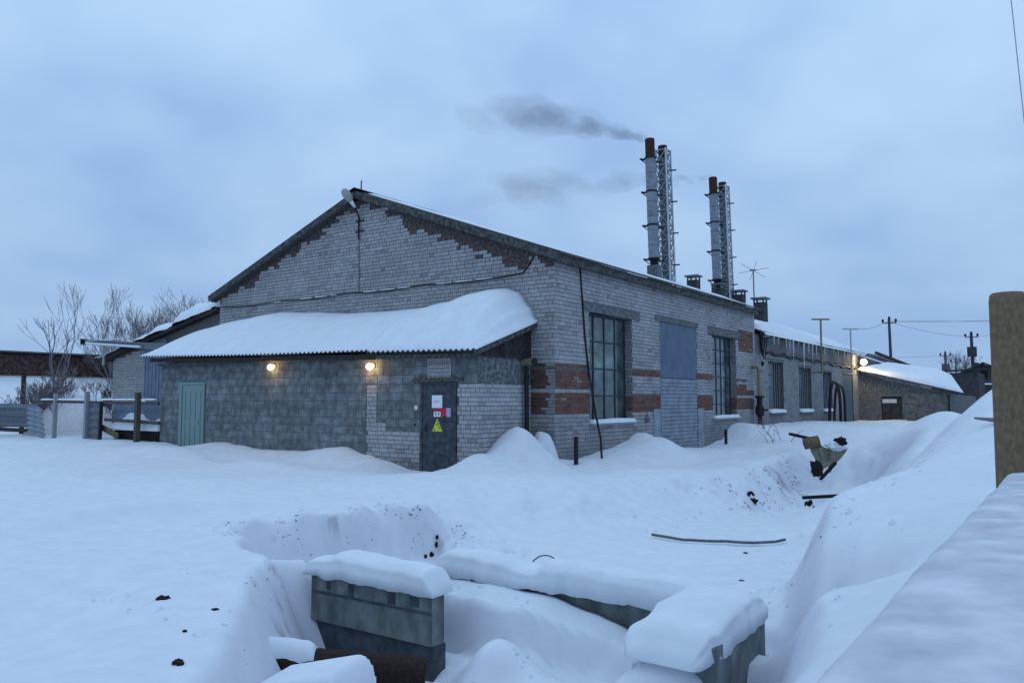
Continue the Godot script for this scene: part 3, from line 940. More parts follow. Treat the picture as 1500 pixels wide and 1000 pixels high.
	snow_sheet(st, 560, 26, func(u: float, v: float):
		var x := lerpf(-10.30, -23.22, u)
		var z := lerpf(ZG + 0.01, ze - 0.012 + 0.008 * nz.get_noise_1d(x * 60.0), pow(v, 0.8))
		var first := x > -13.46
		var tw := (-10.32 - x) if first else (-13.5 - x)
		return Vector3(x, annex_eave(x) + (0.012 if first else 0.062 - 0.03 * sin(tw / 9.75 * PI) * v) + sin(tw / 0.155 * TAU) * 0.024 + slope * (ze - (0.0 if first else 0.06) - z), z),
	func(u: float, v: float):
		var x := lerpf(-10.30, -23.22, u)
		var base := annex_eave(x) + 0.022 + slope * (ze - ZG)
		var h: float = maxf(chain(x, crest) - base, 0.02)
		var k := 1.0 - v
		var prof := (1.0 - pow(v, 2.2)) * (0.45 + 0.55 * ss(0.0, 0.35, v * 0.6 + 0.14))
		prof = lerpf(prof, k, 0.35) * 1.17
		var endr := clampf((-10.30 - x) / 0.75, 0, 1)
		var e1 := sqrt(1.0 - (1.0 - endr) * (1.0 - endr))
		var endl := clampf((x + 23.22) / 0.7, 0, 1)
		var e2 := sqrt(1.0 - (1.0 - endl) * (1.0 - endl))
		var d := 0.012 + h * prof * minf(lerpf(e1, 1.0, 0.25 * k), 1.0) * e2
		d += 0.018 * nz.get_noise_2d(x * 9.0, v * 22.0) * k
		d += 0.05 * ss(-13.52, -13.46, x) * ss(0.3, 0.7, v) * ss(-11.0, -12.4, x) * ss(1.0, 0.94, v)
		var tw := (-10.32 - x) if x > -13.46 else (-13.5 - x)
		d -= sin(tw / 0.155 * TAU) * 0.024 * ss(0.03, 0.16, d)
		return maxf(d, 0.012))
	part("roof_snow", st, M.snow_roof, r1)
	# steel door
	st = S()
	boxab(st, Vector3(-12.07, -0.25, ZA - 0.12), Vector3(-11.16, 1.94, ZA + 0.02))
	var door := part("steel_door", st, M.door_steel, t)
	st = S()
	boxab(st, Vector3(-12.13, -0.25, ZA - 0.15), Vector3(-12.075, 1.995, ZA + 0.03))
	boxab(st, Vector3(-11.155, -0.25, ZA - 0.15), Vector3(-11.10, 1.995, ZA + 0.03))
	boxab(st, Vector3(-12.075, 1.945, ZA - 0.15), Vector3(-11.155, 1.995, ZA + 0.03))
	part("door_frame", st, M.door_steel, door)
	st = S()
	tube(st, [Vector3(-11.98, 0.98, ZA + 0.02), Vector3(-11.98, 0.97, ZA + 0.075), Vector3(-11.86, 0.93, ZA + 0.08)], 0.014, -1, 8)
	boxab(st, Vector3(-12.0, 0.88, ZA + 0.02), Vector3(-11.955, 1.06, ZA + 0.03))
	part("door_handle", st, M.dark_metal, door)
	for hy in [1.62, 0.55]:
		st = S()
		tube(st, [Vector3(-11.09, hy - 0.07, ZA + 0.035), Vector3(-11.09, hy + 0.07, ZA + 0.035)], 0.022, -1, 8)
		part("hinge", st, M.rust, door)
	st = S()
	bar(st, Vector3(-12.35, 2.05, ZA + 0.03), Vector3(-10.9, 2.06, ZA + 0.03), 0.08, 0.09)
	part("door_lintel", st, M.plank, t).material_override = M.timber_grey
	# notices on the door
	st = S()
	boxab(st, Vector3(-11.80, 1.43, ZA + 0.0215), Vector3(-11.50, 1.71, ZA + 0.0235))
	part("paper_notice", st, M.paper, door)
	st = S()
	for k in 3:
		boxab(st, Vector3(-11.755, 1.585 - k * 0.03, ZA + 0.0235), Vector3(-11.545 - 0.06 * k, 1.592 - k * 0.03, ZA + 0.0245))
	part("notice_print", st, M.grey_steel, door)
	st = S()
	boxab(st, Vector3(-11.745, 1.235, ZA + 0.0215), Vector3(-11.545, 1.425, ZA + 0.0235))
	part("white_label", st, M.paper, door)
	st = S()
	boxab(st, Vector3(-11.76, 1.345, ZA + 0.0236), Vector3(-11.545, 1.428, ZA + 0.025))
	boxab(st, Vector3(-11.54, 1.245, ZA + 0.0215), Vector3(-11.385, 1.42, ZA + 0.0238))
	part("red_label", st, M.red_print, door)
	st = S()
	for k in 2:
		boxab(st, Vector3(-11.70 + k * 0.085, 1.265, ZA + 0.0236), Vector3(-11.665 + k * 0.085, 1.325, ZA + 0.0246))
	part("label_print", st, M.print, door)
	st = S()
	boxab(st, Vector3(-11.38, 1.235, ZA + 0.0215), Vector3(-11.255, 1.43, ZA + 0.0235))
	part("lilac_label", st, M.lilac_print, door)
	st = S()
	prism(st, [Vector3(-11.79, 0.91, ZA + 0.0215), Vector3(-11.49, 0.91, ZA + 0.0215), Vector3(-11.64, 1.20, ZA + 0.0215)], Vector3(0, 0, 0.002))
	part("warning_triangle", st, M.warning_yellow, door)
	st = S()
	for seg in [[-11.635, 1.06, -11.625, 1.15], [-11.62, 1.03, -11.59, 1.09], [-11.655, 1.03, -11.66, 1.08], [-11.605, 0.995, -11.56, 1.03], [-11.59, 0.97, -11.545, 0.985]]:
		bar(st, Vector3(seg[0], seg[1], ZA + 0.0245), Vector3(seg[2], seg[3], ZA + 0.0245), 0.002, 0.014, Vector3.RIGHT)
	box(st, Vector3(-11.73, 0.945, ZA + 0.0242), Vector3(0.04, 0.035, 0.0015))
	part("warning_mark", st, M.print, door)
	# green plank door on the left
	st = S()
	boxab(st, Vector3(-21.46, 0.0, ZA - 0.1), Vector3(-20.46, 2.04, ZA + 0.015))
	var gd := part("green_door", st, M.green_door, t)
	st = S()
	boxab(st, Vector3(-21.60, 0.0, ZA - 0.1), Vector3(-21.47, 2.12, ZA + 0.04))
	boxab(st, Vector3(-20.45, 0.0, ZA - 0.1), Vector3(-20.38, 2.12, ZA + 0.03))
	boxab(st, Vector3(-21.47, 2.045, ZA - 0.1), Vector3(-20.45, 2.12, ZA + 0.035))
	part("door_frame", st, M.green_door, gd)
	for k in 4:
		for seg in [[0.12, 0.94], [1.02, 1.86]]:
			st = S()
			var xx := -21.33 + k * 0.25
			boxab(st, Vector3(xx - 0.035, seg[0], ZA + 0.015), Vector3(xx + 0.035, seg[1], ZA + 0.032))
			part("door_batten", st, M.green_door, gd)
	st = S()
	tube(st, [Vector3(-20.56, 0.92, ZA + 0.02), Vector3(-20.56, 0.92, ZA + 0.08), Vector3(-20.56, 1.08, ZA + 0.08), Vector3(-20.56, 1.08, ZA + 0.02)], 0.012, -1, 6)
	part("door_handle", st, M.zinc, gd)
	# white junction box beside the steel door
	st = S()
	boxab(st, Vector3(-12.30, 1.38, ZA + 0.008), Vector3(-12.215, 1.48, ZA + 0.05))
	solo("junction_box", st, M.white_enamel, "small white junction box just left of the steel door", "junction box")
	# name board above the door
	var sg := thing("name_board", Vector3(-11.59, 2.09, ZA), "pale lettered name board fixed above the steel door", "sign")
	st = S()
	boxab(st, Vector3(-11.93, 2.10, ZA + 0.015), Vector3(-11.25, 2.53, ZA + 0.03))
	part("board", st, M.white_plate, sg)
	var rows := [["КОТЕЛЬНАЯ №1", 0.118, 2.415, true], ["Эксплуатация ЖКХ", 0.072, 2.31, false], ["Теплосеть дер. уч.", 0.068, 2.225, false], ["адр.: ул. Горького 9", 0.066, 2.14, false]]
	for r in rows:
		var tm := TextMesh.new()
		var ff := SystemFont.new()
		ff.font_names = PackedStringArray(["Droid Sans"])
		if r[3]: ff.font_weight = 700
		tm.font = ff
		tm.text = r[0]
		tm.font_size = 32
		tm.pixel_size = r[1] / 32.0 * 1.15
		tm.depth = 0.002
		tm.curve_step = 2.0
		tm.horizontal_alignment = HORIZONTAL_ALIGNMENT_LEFT
		var wd := tm.get_aabb().size.x
		var sc := minf(1.0, 0.63 / maxf(wd, 0.01))
		var ti := MeshInstance3D.new()
		ti.mesh = tm
		ti.material_override = M.faded_print
		ti.name = numbered(sg, "lettering")
		sg.add_child(ti, true)
		ti.scale = Vector3(sc, 1, 1)
		ti.position = Vector3(-11.905 + (wd * sc * 0.5 if absf(tm.get_aabb().position.x + wd * 0.5) < 0.02 else 0.0), r[2], ZA + 0.031) - sg.position
	# two bulkhead lamps under the eaves
	for lx in [[-17.31, 2.46, "warm round bulkhead lamp on the annex wall, the left one, nearer the green door"], [-13.66, 2.39, "warm round bulkhead lamp on the annex wall, the right one, nearer the steel door"]]:
		var lp := thing("bulkhead_lamp", Vector3(lx[0], lx[1], ZA), lx[2], "lamp", "lamps under the annex eaves")
		st = S()
		lathe(st, Vector3(lx[0], lx[1] + 0.03, ZA + 0.005), [Vector2(0, 0), Vector2(0.07, 0), Vector2(0.07, 0.03), Vector2(0.045, 0.05), Vector2(0, 0.05)], 14, Basis(Vector3.RIGHT, PI / 2), -1)
		part("lamp_base", st, M.white_enamel, lp)
		st = S()
		var prof := []
		for i in 11:
			var a := PI * i / 10.0
			prof.append(Vector2(maxf(sin(a) * 0.085, 0.0), -cos(a) * 0.085))
		lathe(st, Vector3(lx[0], lx[1], ZA + 0.14), prof, 18)
		part("bulb", st, M.bulb_glow, lp)
		var om := OmniLight3D.new()
		om.name = "bulb_light"
		om.light_color = Color(1.0, 0.78, 0.48)
		om.light_energy = 0.32
		om.light_size = 0.08
		om.omni_range = 12.0; om.omni_attenuation = 2.0
		om.shadow_enabled = true
		lp.add_child(om)
		om.position = Vector3(0, 0, 0.14)

# ------------------------------------------------------------------ things on the boiler house
func fittings() -> void:
	var st := S()
	# street lamp on the gable peak
	var l := thing("gable_lamp", Vector3(-16.27, 6.2, ZG), "unlit grey street lamp on a bent pipe arm at the gable peak", "lamp")
	tube(st, [Vector3(-16.27, 6.1, ZG + 0.07), Vector3(-16.27, 6.75, ZG + 0.07), Vector3(-16.22, 6.88, ZG + 0.22), Vector3(-16.16, 6.95, ZG + 0.33)], 0.026, -1, 8)
	part("lamp_arm", st, M.dark_metal, l)
	for y in [6.62, 6.33]:
		st = S()
		boxab(st, Vector3(-16.44, y - 0.015, ZG + 0.012), Vector3(-16.10, y + 0.015, ZG + 0.045))
		part("wall_bracket", st, M.dark_metal, l)
	var axis := (Vector3(-16.30, 7.40, ZG + 0.65) - Vector3(-16.16, 6.93, ZG + 0.32)).normalized()
	var bx := Vector3.UP.cross(axis).normalized()
	var bas := Basis(bx, axis, bx.cross(axis))
	st = S()
	lathe(st, Vector3(-16.16, 6.93, ZG + 0.32), [Vector2(0, 0), Vector2(0.035, 0), Vector2(0.062, 0.22), Vector2(0, 0.22)], 14, bas)
	part("lamp_neck", st, M.white_enamel, l)
	st = S()
	lathe(st, Vector3(-16.16, 6.93, ZG + 0.32) + axis * 0.21, [Vector2(0, 0), Vector2(0.07, 0.0), Vector2(0.105, 0.08), Vector2(0.122, 0.18), Vector2(0.115, 0.28), Vector2(0.075, 0.36), Vector2(0, 0.39)], 18, bas)
	part("lamp_head", st, M.lamp_grey, l)
	# cables on the gable
	st = S()
	tube(st, [Vector3(-16.29, 6.12, ZG + 0.03), Vector3(-16.28, 5.3, ZG + 0.028), Vector3(-16.27, 4.62, ZG + 0.03)], 0.012, -1, 6)
	solo("lamp_cable", st, M.grey_steel, "thin upright cable running down the gable below the street lamp", "cable")
	st = S()
	var pts := []
	for i in 49:
		var x := lerpf(-22.5, -10.95, i / 48.0)
		var k := fposmod(i / 12.0, 1.0)
		pts.append(Vector3(x, 4.60 - 0.05 * sin(k * PI) + 0.012 * nz.get_noise_1d(x * 40.0), ZG + 0.07))
	pts.append_array([Vector3(-10.7, 4.62, ZG + 0.06), Vector3(-10.55, 4.78, ZG + 0.04), Vector3(-10.4, 5.0, ZG + 0.03)])
	tube(st, pts, 0.02, -1, 6)
	var gc := solo("gable_cable", st, M.dark_metal, "black cable strung level across the gable with a line of snow on it", "cable")
	st = S()
	for i in 14:
		var x := -20.0 + i * 0.66
		if i % 4 == 1: continue
		tube(st, [Vector3(x, 4.59, ZG + 0.07), Vector3(x + 0.25, 4.585, ZG + 0.075), Vector3(x + 0.5, 4.588, ZG + 0.07)], 0.018, 0.012, 6)
	part("snow_line", st, M.snow_roof, gc)
	# slack black cable off the long wall
	st = S()
	tube(st, [Vector3(XS + 0.03, 4.86, -16.75), Vector3(XS + 0.035, 4.2, -16.83), Vector3(XS + 0.035, 3.2, -16.95), Vector3(XS + 0.04, 2.3, -17.12), Vector3(XS + 0.10, 1.75, -17.2), Vector3(XS + 0.28, 1.2, -17.05), Vector3(XS + 0.48, 0.7, -16.9), Vector3(XS + 0.62, 0.2, -16.7)], 0.02, 0.028, 6)
	solo("hanging_cable", st, M.black_rubber, "slack black cable hanging from the eaves left of the first tall window", "cable")
	# downpipe, stakes, yellow stub
	st = S()
	tube(st, [Vector3(-10.40, 2.40, -15.28), Vector3(-10.385, 0.3, -15.28)], 0.055, -1, 12)
	solo("black_downpipe", st, M.black_rubber, "black upright pipe in the corner between annex and gable wall", "pipe")
	var yp := thing("gas_pipe_stub", Vector3(-10.4, 2.4, -15.28), "short yellow gas pipe lying level above the black pipe in the corner", "pipe")
	st = S()
	tube(st, [Vector3(-10.70, 2.46, -15.30), Vector3(-10.16, 2.485, -15.24)], 0.085, -1, 14)
	part("pipe_body", st, M.yellow_paint, yp)
	st = S()
	tube(st, [Vector3(-10.16, 2.485, -15.24), Vector3(-10.13, 2.486, -15.237)], 0.092, -1, 14)
	part("pipe_flange", st, M.dark_metal, yp)
	st = S()
	boxab(st, Vector3(-10.72, 2.545, -15.36), Vector3(-10.60, 2.62, -15.26))
	part("red_brick_bit", st, M.rust, yp)
	var k := 0
	for s in [[-9.30, -15.65, 0.78, "black iron stake in the snow by the building's near corner"], [-9.35, -25.2, 0.66, "black iron stake in the snow below the second tall window"]]:
		st = S()
		box(st, Vector3(s[0], s[2] * 0.5 - 0.3, s[1]), Vector3(0.075, s[2] + 0.6, 0.075))
		solo("iron_stake", st, M.black_rubber, s[3], "stake", "iron stakes along the long wall")
		k += 1
	# small round bell on the wall right of the first window
	st = S()
	lathe(st, Vector3(XS + 0.02, 1.08, -20.35), [Vector2(0, 0.10), Vector2(0.06, 0.09), Vector2(0.10, 0.02), Vector2(0.10, 0)], 14, Basis(Vector3.BACK, -PI / 2))
	tube(st, [Vector3(XS + 0.05, 1.16, -20.35), Vector3(XS + 0.06, 1.34, -20.37), Vector3(XS + 0.02, 1.42, -20.40)], 0.012, -1, 6)
	solo("wall_bell", st, M.grey_steel, "small round grey fitting on the wall right of the first tall window", "fitting")
	# gas riser with valve at the end of the boiler house
	var g := thing("gas_valve_riser", Vector3(-9.6, 0.6, -29.3), "yellow and black gas valve riser where the two long walls meet", "pipe")
	st = S()
	tube(st, [Vector3(-9.8, 2.82, -29.2), Vector3(-9.62, 2.82, -29.22), Vector3(-9.56, 2.74, -29.25), Vector3(-9.55, 1.72, -29.25)], 0.06, -1, 12)
	part("yellow_pipe", st, M.yellow_paint, g)
	st = S()
	lathe(st, Vector3(-9.55, 0.5, -29.25), [Vector2(0, 0), Vector2(0.16, 0), Vector2(0.16, 0.22), Vector2(0.08, 0.24), Vector2(0.08, 0.52), Vector2(0.14, 0.54), Vector2(0.14, 0.62), Vector2(0.17, 0.66), Vector2(0.15, 0.86), Vector2(0.10, 0.92), Vector2(0.10, 1.18), Vector2(0.17, 1.2), Vector2(0.17, 1.26), Vector2(0, 1.26)], 14, Basis.IDENTITY, -1)
	tube(st, [Vector3(-9.45, 1.25, -29.25), Vector3(-9.25, 1.25, -29.25)], 0.03, -1, 6)
	part("valve_body", st, M.dark_metal, g)
	st = S()
	lathe(st, Vector3(-9.5, 2.95, -29.45), [Vector2(0, 0.08), Vector2(0.07, 0.07), Vector2(0.1, 0.0), Vector2(0, 0)], 10, Basis(Vector3.BACK, -PI / 2))
	part("round_knob", st, M.dark_metal, g)

func chimneys() -> void:
	# one stack: clad flue with rusty tip, lattice mast beside it with a second flue
	var tilt := Basis(Vector3(sin(0.6157) * -1.0, 0, cos(0.6157) * -1.0).normalized(), 0.0)
	var proto: Node3D
	var lean := Vector3(-0.816, 0, 0.577) * 0.022
	var P := func(x: float, y: float, z: float) -> Vector3: return Vector3(x, y, z) + lean * (y - 5.3)
	var t := thing("chimney_stack", Vector3(-10.8, 5.3, -23.1), "taller looking silver chimney pair with lattice mast, nearer the camera", "chimney", "chimney stacks behind the eaves")
	var cx := -10.8
	var cz := -23.1
	var R := 0.165
	var st := S()
	for k in 7:
		var a: Vector3 = P.call(cx, 6.05 + k * 0.468, cz)
		var b: Vector3 = P.call(cx, 6.05 + (k + 1) * 0.468 - 0.012, cz)
		st.set_color(Color(1, 1, 1) * rng.randf_range(0.88, 1.05))
		tube(st, [a, b], R, -1, 20)
		st.set_color(Color(0.62, 0.62, 0.62))
		tube(st, [b + Vector3.DOWN * 0.01, b + Vector3.UP * 0.012], R + 0.006, -1, 20)
	part("clad_flue", st, M.cladding, t)
	st = S()
	tube(st, [P.call(cx, 9.33, cz), P.call(cx, 9.90, cz)], R - 0.012, -1, 18, false)
	tube(st, [P.call(cx, 9.90, cz), P.call(cx, 9.96, cz)], R - 0.004, R - 0.02, 18)
	part("rusty_tip", st, M.rust, t)
	for k in 4:
		st = S()
		var y := 6.07 + k * 1.085
		tube(st, [P.call(cx, y - 0.02, cz), P.call(cx, y + 0.03, cz)], R + 0.03, -1, 20)
		bar(st, P.call(cx - 0.3, y, cz + 0.12), P.call(cx + 0.1, y, cz - 0.6), 0.05, 0.05)
		bar(st, P.call(cx - 0.28, y - 0.02, cz + 0.12), P.call(cx - 0.12, y - 0.16, cz + 0.06), 0.03, 0.03)
		part("collar", st, M.dark_metal, t)
	st = S()
	for k in 9:
		boxab(st, Vector3(cx - 0.18 + k * 0.04, 5.2, cz - 0.16), Vector3(cx - 0.152 + k * 0.04, 5.86, cz + 0.17))
	boxab(st, Vector3(cx - 0.18, 5.2, cz - 0.16), Vector3(cx + 0.18, 5.86, cz + 0.155))
	part("base_duct", st, M.grey_steel, t)
	st = S()
	tube(st, [Vector3(cx, 5.86, cz), P.call(cx, 6.04, cz)], 0.13, -1, 14)
	part("neck_pipe", st, M.soil, t)
	# lattice mast
	var mx := cx + 0.02
	var mz := cz - 0.93
	var hw := 0.19
	st = S()
	tube(st, [P.call(mx, 5.2, mz), P.call(mx, 9.55, mz)], 0.155, -1, 16)
	part("second_flue", st, M.grey_steel, t)
	st = S()
	tube(st, [P.call(mx, 9.54, mz), P.call(mx, 9.97, mz)], 0.15, -1, 16)
	part("rusty_tip", st, M.rust, t)
	var legs := [[-1, 1], [1, 1], [1, -1], [-1, -1]]
	for q in legs:
		st = S()
		bar(st, P.call(mx + q[0] * hw, 5.15, mz + q[1] * hw), P.call(mx + q[0] * hw, 9.84, mz + q[1] * hw), 0.045, 0.045, Vector3.RIGHT)
		part("mast_leg", st, M.pale_zinc, t)
	for f in 4:
		var a0: Array = legs[f]
		var a1: Array = legs[(f + 1) % 4]
		for k in 9:
			var y0 := 5.3 + k * 0.5
			var y1 := y0 + 0.5
			st = S()
			bar(st, P.call(mx + a0[0] * hw, y0, mz + a0[1] * hw), P.call(mx + a1[0] * hw, y1, mz + a1[1] * hw), 0.022, 0.022)
			bar(st, P.call(mx + a1[0] * hw, y0, mz + a1[1] * hw), P.call(mx + a0[0] * hw, y1, mz + a0[1] * hw), 0.022, 0.022)
			bar(st, P.call(mx + a0[0] * hw, y1, mz + a0[1] * hw), P.call(mx + a1[0] * hw, y1, mz + a1[1] * hw), 0.03, 0.03)
			part("mast_brace", st, M.zinc, t)
	for k in 4:
		st = S()
		bar(st, P.call(mx + 0.1, 6.0 + k * 1.05, mz - 0.1), P.call(mx + 0.34, 6.02 + k * 1.05, mz - 0.26), 0.04, 0.04)
		part("bracket", st, M.dark_metal, t)
	var c: Node3D = t.duplicate()
	c.name = numbered(self, "chimney_stack")
	add_child(c)
	c.position = Vector3(-10.8, 5.3, -28.55)
	c.set_meta("label", "second silver chimney pair with lattice mast, farther along the roof")
	# smoke
	var fog := []
	for d in [0.9, 0.42, 0.22, 0.12, 0.07]:
		var fm := FogMaterial.new()
		fm.albedo = Color(0.70, 0.72, 0.77)
		fm.density = d
		fog.append(fm)
	var right := Vector3(0.816, 0, -0.577)
	for pl in [[Vector3(-10.93, 9.98, -23.05), 46, 5.0, 1.0, "thin grey smoke drifting left from the nearer chimney", 0], [Vector3(-10.93, 10.0, -28.5), 46, 8.2, -0.5, "faint grey smoke drifting left from the farther chimney", 1]]:
		var s := thing("smoke_plume", pl[0], pl[4], "smoke", "smoke from the chimneys")
		for i in pl[1]:
			var u: float = pow((i + 0.3) / pl[1], 1.15)
			var fv := FogVolume.new()
			fv.shape = RenderingServer.FOG_VOLUME_SHAPE_ELLIPSOID
			fv.name = numbered(s, "smoke_puff")
			s.add_child(fv, true)
			var r := (0.24 + 1.35 * pow(u, 0.85)) * rng.randf_range(0.55, 1.1)
			fv.size = Vector3(r * rng.randf_range(1.1, 1.9), r * rng.randf_range(0.5, 0.85), r)
			fv.rotation = Vector3(rng.randf_range(-0.4, 0.4), 0.615, rng.randf_range(-0.7, 0.3))
			var sp := 0.07 + 0.50 * u
			fv.position = -right * (u * pl[2] * rng.randf_range(0.94, 1.04)) + Vector3(rng.randf_range(-sp, sp), pl[3] * pow(u, 0.9) + rng.randf_range(-sp, sp) * 0.75 - 0.02, rng.randf_range(-sp, sp))
			fv.material = fog[clampi(int(sqrt(u) * 4.4) + pl[5] * 1, 0, 4)]

# ------------------------------------------------------------------ the long low wing behind
func wing() -> void:
	var t := thing("workshop_wing", Vector3(-16, 0, -38), "lower long brick wing with icicled eaves beyond the boiler house", "building")
	var st := S()
	var Z0 := ZB - 0.02
	var Z1 := -46.9
	var U := Vector3(0, 0, -1)
	var O := Vector3(XS, 0, Z0)
	var holes := []
	for w in [[-31.22, -33.19, 1.1, 3.12], [-35.42, -37.4, 1.08, 3.02], [-39.38, -41.09, 1.06, 2.95], [-43.2, -45.6, 0.2, 3.0]]:
		holes.append([Z0 - w[0], Z0 - w[1], w[2], w[3]])
	wall_with_holes(st, O, U, Vector3.RIGHT, Z0 - Z1, -1.2, 4.1, 0.38, holes)
	part("long_wall", st, M.mortar, t)
	st = S()
	boxab(st, Vector3(XW, -1.2, Z0), Vector3(XW + 0.38, 4.1, Z1))
	boxab(st, Vector3(XW + 0.38, -1.2, Z1 + 0.38), Vector3(XS - 0.38, 4.1, Z1))
	prism(st, [Vector3(XW, 4.1, Z1 + 0.3), Vector3(RX, 6.45, Z1 + 0.3), Vector3(XS, 4.1, Z1 + 0.3)], Vector3(0, 0, -0.28))
	part("rear_wall", st, M.mortar, t)
	st = S()
	boxab(st, Vector3(XW + 0.38, -0.3, Z0), Vector3(XS - 0.38, -0.2, Z1 + 0.38))
	part("indoor_floor", st, M.interior, t)
	var rec := []
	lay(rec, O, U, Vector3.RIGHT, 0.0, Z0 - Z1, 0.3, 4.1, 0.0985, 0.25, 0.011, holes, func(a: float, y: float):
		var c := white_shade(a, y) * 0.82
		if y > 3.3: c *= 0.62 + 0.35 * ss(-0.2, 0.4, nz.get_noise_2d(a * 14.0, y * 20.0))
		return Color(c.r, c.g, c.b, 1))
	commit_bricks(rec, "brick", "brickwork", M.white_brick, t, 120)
	for h in holes.slice(0, 3):
		window_x(t, XS, Z0 - h[0], Z0 - h[1], h[2], h[3], 3, 4, 0.2, func(u: float, v: float): return Color(0.06, 0.075, 0.09) * rng.randf_range(0.7, 1.3), 7)
		st = S()
		box(st, O + U * ((h[0] + h[1]) * 0.5) + Vector3(-0.04, h[3] + 0.06, 0), Vector3(0.11, 0.12, h[1] - h[0] + 0.3))
		part("lintel", st, M.concrete, t)
		st = S()
		box(st, O + U * ((h[0] + h[1]) * 0.5) + Vector3(-0.03, h[2] - 0.03, 0), Vector3(0.36, 0.05, h[1] - h[0] + 0.1))
		var sill := part("sill", st, M.concrete, t)
		st = S()
		snow_cap(st, O + U * h[0] + Vector3(-0.19, h[2], 0), O + U * h[1] + Vector3(0.14, h[2], 0), 0.14, h[0], 0.0)
		part("snow_on_sill", st, M.snow_roof, sill)
	var hd: Array = holes[3]
	st = S()
	boxab(st, O + U * (hd[0] + 0.06) + Vector3(-0.14, hd[2], 0), O + U * (hd[1] - 0.06) + Vector3(-0.04, hd[3] - 0.06, 0))
	var dr := part("plank_door", st, M.pale_blue_door, t)
	for k in 6:
		st = S()
		var zz: float = Z0 - hd[0] - 0.1 - k * (hd[1] - hd[0] - 0.2) / 6.0
		boxab(st, Vector3(XS - 0.04, hd[2], zz), Vector3(XS - 0.022, hd[3] - 0.08, zz - (hd[1] - hd[0] - 0.2) / 6.0 + 0.012))
		part("door_board", st, M.pale_blue_door, dr)
	# roof with sagging snow edge
	for sgn in [1.0, -1.0]:
		var s: float = sgn
		st = S()
		corrugated(st, Vector3(RX, 6.62, ZB - 0.12), Vector3(0, 0, Z1 - 0.2 - ZB), Vector3(s * 6.75, -0.364 * 6.75, 0), 0.15, 0.02, 0.01)
		var rf := part("roof_slope", st, M.slate, t)
		st = S()
		snow_sheet(st, 110, 16, func(u: float, v: float):
			var x := lerpf(0.0, 6.86, v)
			return Vector3(RX + s * x, 6.645 - 0.364 * x - (0.10 * ss(0.9, 1.0, v)), lerpf(ZB - 0.13, Z1 - 0.2, u)),
		func(u: float, v: float):
			if u < 0.001 or u > 0.999 or v > 0.999: return 0.0
			var d := 0.16 + 0.05 * nz.get_noise_2d(u * 110.0, v * 30.0) + 0.16 * bump(u, v, 0.25, 0.9, 0.2, 0.3) - 0.10 * ss(0.3, 0.8, u) * nz.get_noise_2d(u * 220.0, v * 90.0)
			return maxf(0.03, d * sqrt(clampf((1.0 - v) / 0.05, 0.0, 1.0))))
		part("roof_snow", st, M.snow_roof, rf)
		st = S()
		box(st, Vector3(RX + s * 6.62, 4.12, (ZB + Z1) * 0.5 - 0.1), Vector3(0.03, 0.14, Z0 - Z1))
		part("fascia", st, M.dark_timber, t)
	# icicles under the eaves
	for i in 22:
		st = S()
		var z := -30.6 - i * 0.66 - rng.randf_range(0, 0.5)
		var ln := rng.randf_range(0.15, 0.55)
		if i in [4, 6, 8, 10]: ln = rng.randf_range(0.8, 1.25)
		var rr := 0.022 + 0.02 * ln
		tube(st, [Vector3(XS + 0.40, 4.10, z), Vector3(XS + 0.40, 4.1 - ln * 0.4, z + 0.01), Vector3(XS + 0.40, 4.1 - ln, z)], rr, 0.003, 7)
		part("icicle", st, M.ice, t)
	# chimney on the wing's roof, with cap
	st = S()
	boxab(st, Vector3(-11.05, 4.3, -33.3), Vector3(-10.6, 5.72, -33.8))
	var ch := part("wing_chimney", st, M.dark_wall, t)
	st = S()
	boxab(st, Vector3(-11.15, 5.86, -33.2), Vector3(-10.5, 5.92, -33.9))
	for q in [[-11.03, -33.34], [-10.64, -33.34], [-11.03, -33.76], [-10.64, -33.76]]:
		boxab(st, Vector3(q[0] - 0.03, 5.72, q[1] - 0.03), Vector3(q[0] + 0.03, 5.86, q[1] + 0.03))
	part("chimney_cap", st, M.grey_steel, ch)
	# --- things on and by the wing
	st = S()
	var pts := []
	for i in 60:
		var z := lerpf(-30.9, -46.2, i / 59.0)
		pts.append(Vector3(XS + 0.06, 3.42 - 0.006 * i * 0.3 + 0.05 * sin(i * 0.9) * (1.0 if i % 9 < 5 else 0.3), z))
	tube(st, pts, 0.05, -1, 7)
	solo("lagged_cable", st, M.black_rubber, "thick wavy black cable running along the wing's wall below the icicles", "cable")
	st = S()
	for k in 3:
		var loop := []
		for i in 17:
			var a := PI * i / 16.0
			loop.append(Vector3(XS + 0.10 + 0.03 * k, 4.15 - sin(a) * (0.75 + 0.12 * k), -29.95 - 0.28 * i / 16.0 * (1.5 + k * 0.6)))
		tube(st, loop, 0.022, -1, 6)
	solo("cable_loop", st, M.black_rubber, "black cable loops hanging under the eaves at the wing's near end", "cable")
	var wl := thing("wall_lamp", Vector3(XS + 0.1, 4.1, -30.3), "small unlit white cone lamp under the eaves above the cable loops", "lamp")
	st = S()
	lathe(st, Vector3(XS + 0.25, 4.02, -30.35), [Vector2(0.16, 0), Vector2(0.15, 0.03), Vector2(0.06, 0.12), Vector2(0, 0.13)], 14)
	part("lamp_shade", st, M.white_enamel, wl)
	st = S()
	tube(st, [Vector3(XS + 0.25, 4.13, -30.35), Vector3(XS + 0.25, 4.2, -30.35), Vector3(XS + 0.0, 4.2, -30.35)], 0.015, -1, 6)
	part("lamp_arm", st, M.dark_metal, wl)
	# antenna
	var an := thing("tv_antenna", Vector3(-10.9, 4.9, -33.1), "thin television antenna mast beside the wing's chimney", "antenna")
	st = S()
	tube(st, [Vector3(-10.9, 4.5, -33.0), Vector3(-10.92, 7.05, -33.0)], 0.022, -1, 6)
	part("mast", st, M.dark_metal, an)
	st = S()
